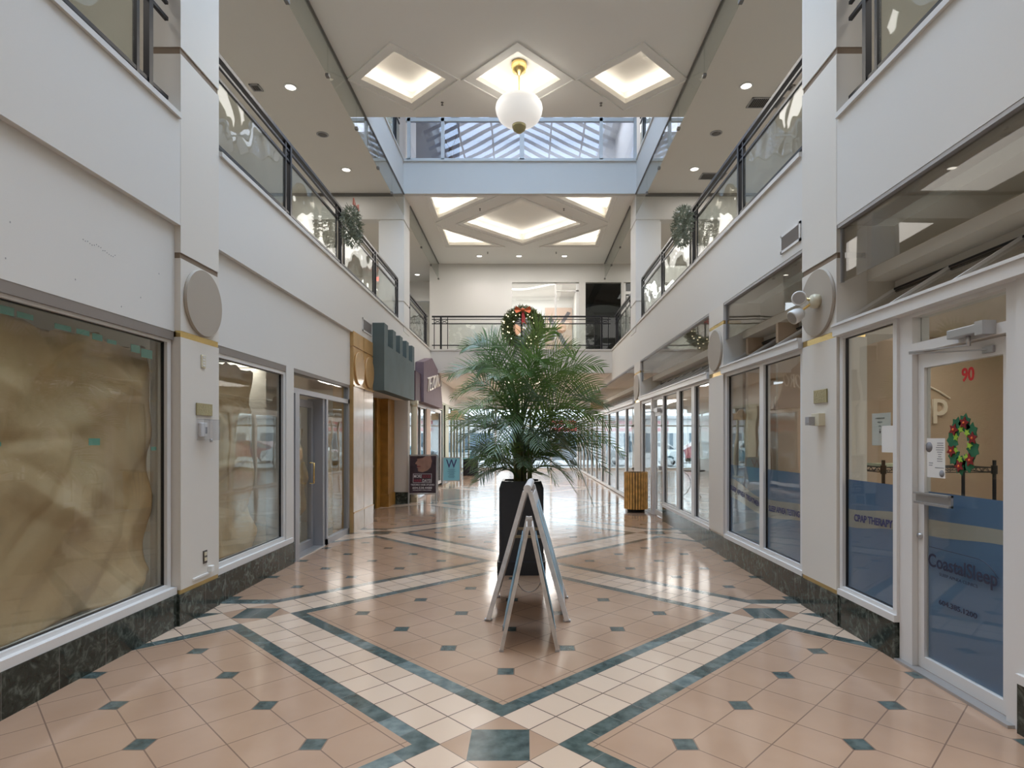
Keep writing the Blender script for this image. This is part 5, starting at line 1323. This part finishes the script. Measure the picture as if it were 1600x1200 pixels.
# ------------------------------------------------------------ sandwich boards in the hall
def aboard(name, label, cx, y0, y1, hw, H, leg, mats, thick, panel=True):
    t = empty(name, (cx, (y0 + y1) / 2, 0), label, 'sandwich board')
    for s_ in (-1, 1):
        d = Vector((s_ * hw, 0, -H)); top = Vector((cx, 0, H)); foot = Vector((cx + s_ * hw, 0, 0))
        nrm = Vector((H, 0, s_ * hw)).normalized() * s_
        for y in (y0, y1):
            MB().bar((cx + s_ * leg * .3, y, H - .03), (foot.x, y, .014), leg, thick, (1, 0, 0)).build('leg', mats[0], t, bevel=.003)
            MB().box(foot.x - leg * .45, foot.x + leg * .45, y - thick * .6, y + thick * .6, 0, .016).build('rubber_foot', M_greyf, t)
        if panel:
            a = Vector((cx + s_ * leg * .3, 0, H - .03)); b = foot
            p = [a.lerp(b, .04) + Vector((0, y0, 0)), a.lerp(b, .92) + Vector((0, y0, 0)), a.lerp(b, .92) + Vector((0, y1, 0)), a.lerp(b, .04) + Vector((0, y1, 0))]
            o = MB().prism([q + Vector((s_ * .004, 0, 0)) for q in p], nrm * s_ * .012).build('board', mats[1], t)
            p2 = [a.lerp(b, .12) + Vector((0, y0 + .06, 0)), a.lerp(b, .84) + Vector((0, y0 + .06, 0)), a.lerp(b, .84) + Vector((0, y1 - .06, 0)), a.lerp(b, .12) + Vector((0, y1 - .06, 0))]
            MB().prism([q + Vector((s_ * .022, 0, 0)) for q in p2], nrm * s_ * .003).build('poster', mats[2], o)
    return t
M_sb = mat('scuffed_white_plastic', (.74, .72, .72), .45, var=.12, vscale=14)
M_poster = mat('blue_poster', (.18, .42, .60), .3, var=.7, vscale=5)
tb = aboard('sandwich_board', 'taller white plastic sandwich board standing in front of the planter', .03, 5.21, 5.98, .345, 1.17, .072, (M_sb, M_sb, M_poster), .04)
MB().tube([(.03, 5.17, 1.165), (.03, 6.02, 1.165)], .035, 14).build('hinge', M_sb, tb)
for z in (.62, .70): MB().box(.03 - .345 * (1.17 - z) / 1.17, .03 + .345 * (1.17 - z) / 1.17, 5.93, 5.96, z - .012, z + .012).build('cross_rail', M_cream, tb)
tb.rotation_euler.z = -0.045
M_wf = mat('worn_white_wood', (.58, .55, .53), .6, var=.15, vscale=12)
ta = aboard('sandwich_board', 'smaller worn white wooden sandwich board with thin legs, nearest the camera', .025, 4.46, 5.05, .21, .97, .036, (M_wf, M_wf, M_poster), .028)
MB().box(.01, .04, 4.45, 4.475, .93, 1.0).build('hinge', M_alum, ta)
MB().tube([(.025 + .10 * math.cos(PI * k / 12), 5.03, .42 - .12 * math.sin(PI * k / 12)) for k in range(13)], .003, 5).build('chain', M_alum, ta)

# easel signs further back
def easel(xc, y, wd, z0, z1, label):
    t = empty('pavement_sign', (xc, y, 0), label, 'sandwich board')
    f = .028; lean = .10
    def Q(x, z, d=0): return Vector((x, y + lean * z + d, z))
    mb = MB()
    for x in (xc - wd / 2, xc + wd / 2): mb.bar(Q(x, 0), Q(x, z1), f, f)
    for z in (z0, z1): mb.bar(Q(xc - wd / 2 - f / 2, z), Q(xc + wd / 2 + f / 2, z), f, f)
    mb.build('frame', M_alum, t)
    mb = MB()
    for x in (xc - wd / 2 + .02, xc + wd / 2 - .02): mb.bar(Q(x, z1), (x, y + lean * z1 + .42, 0), f * .8, f * .8)
    mb.build('rear_frame', M_alum, t)
    return t, Q
t, Q = easel(-2.55, 14.55, .68, .25, 1.20, 'pavement sign with a dark salon poster showing half a face')
x0, x1 = -2.55 - .325, -2.55 + .325
def quadp(Q, x0, x1, z0, z1, d, m, nm, par): return MB().prism([Q(x0, z0, d), Q(x1, z0, d), Q(x1, z1, d), Q(x0, z1, d)], (0, .004, 0)).build(nm, m, par)
pb = quadp(Q, x0, x1, .27, 1.18, -.006, mat('poster_dark', (.055, .035, .045), .4, var=.3, vscale=6), 'poster', t)
Msk = mat('print_skin', (.34, .19, .14), .5, var=.15, vscale=7)
def pp_(pts, m, nm, d=-.010): MB().prism([Q(a, b, d) for a, b in pts], (0, .002, 0)).build(nm, m, pb)
pp_([(-2.62, 1.17), (-2.36, 1.17), (-2.33, 1.05), (-2.36, .90), (-2.44, .82), (-2.56, .78), (-2.66, .80), (-2.68, .85), (-2.665, .875), (-2.70, .89), (-2.68, .92), (-2.70, .94), (-2.69, .965), (-2.745, .99), (-2.73, 1.02), (-2.69, 1.07), (-2.70, 1.13)], Msk, 'print_face')
pp_([(-2.70, .905), (-2.60, .915), (-2.62, .935), (-2.69, .935)], mat('print_lips', (.22, .05, .05), .5), 'print_lips', -.012)
pp_([(-2.70, 1.11), (-2.56, 1.13), (-2.5, 1.17), (-2.71, 1.17)], mat('print_hair', (.04, .02, .02), .5), 'print_hair', -.012)
M_pw = mat('print_white', (.75, .73, .74), .5); M_pr = mat('print_red', (.38, .04, .07), .5)
mb = MB()
for (a, b, c, d) in ((-2.79, -2.33, .735, .743), (-2.79, -2.33, .52, .528), (-2.79, -2.782, .52, .743), (-2.338, -2.33, .52, .743)):
    mb.prism([Q(a, c, -.012), Q(b, c, -.012), Q(b, d, -.012), Q(a, d, -.012)], (0, .002, 0))
mb.build('print_box', M_pw, pb)
dyv = Vector((0, lean if False else .10, 1))
def tx(s_, sz, x, z, w_, m): text_mesh(s_, sz, Q(x, z, -.013), (1, 0, 0), dyv, .0006, m, 'lettering', pb, width=w_, bold=.001)
tx('MORE', .105, -2.77, .645, .19, M_pw); tx('GOOD', .105, -2.56, .645, .20, M_pr); tx('HAIR', .105, -2.77, .54, .19, M_pr); tx('DAYS!', .105, -2.56, .54, .21, M_pw)
tx('TEZORO HAIR STUDIO', .055, -2.84, .455, .58, M_pw); tx('604.538.4488', .07, -2.80, .375, .48, M_pw); tx('WALK-INS WELCOME', .026, -2.79, .335, .46, M_pw)
t, Q = easel(-2.60, 20.6, .60, .14, .95, 'pale blue pavement sign with a big letter W')
pb = quadp(Q, -2.885, -2.315, .16, .94, -.006, mat('poster_sky', (.20, .50, .62), .4), 'poster', t)
text_mesh('W', .42, Q(-2.79, .60, -.013), (1, 0, 0), dyv, .0008, M_navy, 'lettering', pb, width=.38, bold=.004)
mb = MB()
for k in range(9): z = .54 - k * .036; w_ = (.12, .10, .14, .09, .12, .08, .1, .12, .1)[k]; mb.prism([Q(-2.6 - w_, z, -.012), Q(-2.6 + w_, z, -.012), Q(-2.6 + w_, z + .008, -.012), Q(-2.6 - w_, z + .008, -.012)], (0, .002, 0))
mb.build('print_line', M_navy, pb)
tb_ = empty('draped_table', (-2.42, 26, 0), 'small black draped table with teal cloth beyond the blue W sign', 'table')
mb = MB(); 
mb.box(-2.75, -2.12, 25.8, 26.4, .72, .75); mb.build('table_top', mat('teal_cloth', (.04, .28, .30), .7), tb_)
pts = []
for k in range(40):
    a = k / 40 * 4; e = int(a); f = a - e
    c = [(-2.74, 25.81), (-2.13, 25.81), (-2.13, 26.39), (-2.74, 26.39)]
    p, q = c[e], c[(e + 1) % 4]; w_ = .02 * math.sin(k * 2.2)
    pts.append((p[0] + (q[0] - p[0]) * f, p[1] + (q[1] - p[1]) * f, w_))
vs = [(p[0], p[1], .72) for p in pts] + [(p[0] + p[2], p[1] + p[2], .0) for p in pts]
MB().add(vs, [(i, (i + 1) % 40, 40 + (i + 1) % 40, 40 + i) for i in range(40)], True).build('drape', mat('black_cloth', (.015, .015, .018), .9), tb_)

# ------------------------------------------------------------ slatted wooden litter bin
bn = empty('litter_bin', (2.42, 13.05, 0), 'round litter bin clad in upright oak slats by the right shopfronts', 'bin')
MB().lathe((2.42, 13.05, 0), [(0, .0), (.19, .0), (.19, .05), (.15, .06), (0, .06)], 36).build('base', M_black, bn)
MB().lathe((2.42, 13.05, 0), [(.20, .06), (.235, .07), (.235, .86), (.20, .87), (.20, .2)], 36).build('liner', mat('bin_liner', (.05, .03, .015), .7), bn)
pro = None
for k in range(26):
    a = 2 * PI * k / 26; Mx = Matrix.Translation((2.42, 13.05, 0)) @ Matrix.Rotation(a, 4, 'Z')
    MB().box(.236, .258, -.0215, .0215, .07, .875, Mx).build('slat', M_wood, bn, bevel=.004)

# ------------------------------------------------------------ wreaths
def fir(c, R, r, axis, n, m, rd):
    """needle torus; axis = ring normal ('Y' faces the camera, 'X' faces across)"""
    mb = MB()
    for k in range(n):
        a = rd.uniform(0, 2 * PI); b = rd.uniform(0, 2 * PI); rr = r * rd.uniform(.35, 1)
        ca, sa = math.cos(a), math.sin(a)
        loc = Vector(((R + rr * math.cos(b)) * ca, rr * math.sin(b), (R + rr * math.cos(b)) * sa))
        d = Vector((math.cos(b) * ca, math.sin(b), math.cos(b) * sa)) + Vector((-sa, 0, ca)) * rd.uniform(-1, 1) + Vector((rd.uniform(-.6, .6), rd.uniform(-.6, .6), rd.uniform(-.6, .6)))
        d.normalize(); L_ = r * rd.uniform(.35, .6); s_ = d.cross(Vector((rd.random(), rd.random(), rd.random()))).normalized() * r * .07
        if axis == 'X': loc = Vector((loc.y, loc.x, loc.z)); d = Vector((d.y, d.x, d.z)); s_ = Vector((s_.y, s_.x, s_.z))
        p = Vector(c) + loc
        mb.add([p - s_, p + s_, p + d * L_ + s_ * .4, p + d * L_ - s_ * .4], [(0, 1, 2, 3)])
    return mb
rd = random.Random(5)
WC = Vector(((817 - 822) / 925 * 18.2, 18.22, 1.6 + (686 - 512) / 925 * 18.2))
wt = empty('christmas_wreath', WC - Vector((0, 0, .66)), 'green Christmas wreath with white lights and red bow on the far bridge railing', 'wreath')
mb = fir(WC, .49, .17, 'Y', 5200, M_fir, rd); mb.tube([WC + Vector((.49 * math.cos(2 * PI * k / 32), 0, .49 * math.sin(2 * PI * k / 32))) for k in range(33)], .09, 10, False)
mb.build('fir_ring', M_fir, wt, fix=False)
for k in range(44):
    a = rd.uniform(0, 2 * PI); b = rd.uniform(PI * 1.1, PI * 1.9); r = .17
    p = WC + Vector(((.49 + r * math.cos(b)) * math.cos(a), r * math.sin(b) * .9, (.49 + r * math.cos(b)) * math.sin(a)))
    MB().sphere(p, .017, 8).build('light_bulb', M_bulb, wt)
mb = MB(); T0 = WC + Vector((0, -.2, .50))
for s_ in (-1, 1):
    mb.add([T0, T0 + Vector((s_ * .22, -.05, .12)), T0 + Vector((s_ * .26, -.02, 0)), T0 + Vector((s_ * .2, -.05, -.1))], [(0, 1, 2), (0, 2, 3)])
    mb.add([T0 + Vector((0, .03, 0)), T0 + Vector((s_ * .20, .04, .10)), T0 + Vector((s_ * .26, -.02, 0)), T0 + Vector((s_ * .18, .04, -.08))], [(0, 1, 2), (0, 2, 3)])
mb.sphere(T0 + Vector((0, -.03, 0)), .06, 10); mb.build('bow', M_orange, wt)
MB().prism([T0 + Vector((-.03, 0, 0)), T0 + Vector((.03, 0, 0)), T0 + Vector((.10, -.02, -.42)), T0 + Vector((.02, -.02, -.36)), T0 + Vector((-.04, -.02, -.44))], (0, .01, 0)).build('ribbon', M_redb, wt)

for right in (False, True):
    wc = Vector((side(-2.88, right), 9.78, SILL + .74))
    s_ = 'right' if right else 'left'
    wt = empty('christmas_wreath', wc - Vector((0, 0, .45)), 'frosted fir wreath seen edge-on hanging on the %s balcony railing' % s_, 'wreath')
    mb = fir(wc, .21, .115, 'X', 1500, M_firs, rd); mb.build('fir_ring', M_firs, wt, fix=False)
    for k in range(10):
        a = rd.uniform(0, 2 * PI); p = wc + Vector((rd.choice((-1, 1)) * .09, .24 * math.cos(a), .24 * math.sin(a)))
        MB().sphere(p, .02, 8).build('white_berry', M_white, wt)
    if not right:
        mb = MB(); T0 = wc + Vector((.06, 0, .34))
        for q in (-1, 1): mb.prism([T0, T0 + Vector((0, q * .14, .09)), T0 + Vector((0, q * .16, -.03))], (.02, 0, 0))
        mb.build('bow', mat('faded_red_ribbon', (.40, .12, .08), .6), wt)

# ------------------------------------------------------------ person beyond the right glazing
def person(x, y):
    t = empty('person', (x, y, 0), 'person in a dark coat standing outside beyond the right shop glass', 'person')
    V = [(0, 0, .95), (0, 0, 1.12), (0, 0, 1.32), (0, 0, 1.45), (0, -.01, 1.52), (0, -.02, 1.62), (0, -.01, 1.72),
         (.10, 0, .88), (.11, .01, .48), (.12, .03, .08), (.12, -.12, .04), (-.10, 0, .88), (-.11, .02, .48), (-.12, .05, .08), (-.12, -.10, .04),
         (.19, 0, 1.40), (.24, .02, 1.14), (.22, -.08, .90), (.21, -.10, .82), (-.19, 0, 1.40), (-.24, .02, 1.14), (-.20, -.10, .92), (-.19, -.13, .84)]
    E = [(0, 1), (1, 2), (2, 3), (3, 4), (4, 5), (5, 6), (0, 7), (7, 8), (8, 9), (9, 10), (0, 11), (11, 12), (12, 13), (13, 14), (3, 15), (15, 16), (16, 17), (17, 18), (3, 19), (19, 20), (20, 21), (21, 22)]
    R = [.15, .14, .17, .13, .055, .095, .075, .09, .065, .045, .04, .09, .065, .045, .04, .07, .055, .042, .035, .07, .055, .042, .035]
    me = bpy.data.meshes.new('body'); me.from_pydata(V, E, []); o = bpy.data.objects.new('body', me); C.objects.link(o); o.parent = t
    sk_ = o.modifiers.new('skin', 'SKIN'); sv = me.skin_vertices[0].data
    for i, r in enumerate(R): sv[i].radius = (r, r * .8)
    sv[0].use_root = True
    o.modifiers.new('sub', 'SUBSURF').levels = 1; o.modifiers['sub'].render_levels = 2
    me.materials.append(mat('dark_coat', (.07, .09, .10), .8))
    MB().sphere((x, y - .005, 1.70), .105, 14, (1, 1.05, .9)).build('hair', mat('brown_hair', (.06, .035, .02), .8), t)
    return t
person(5.75, 33.2)
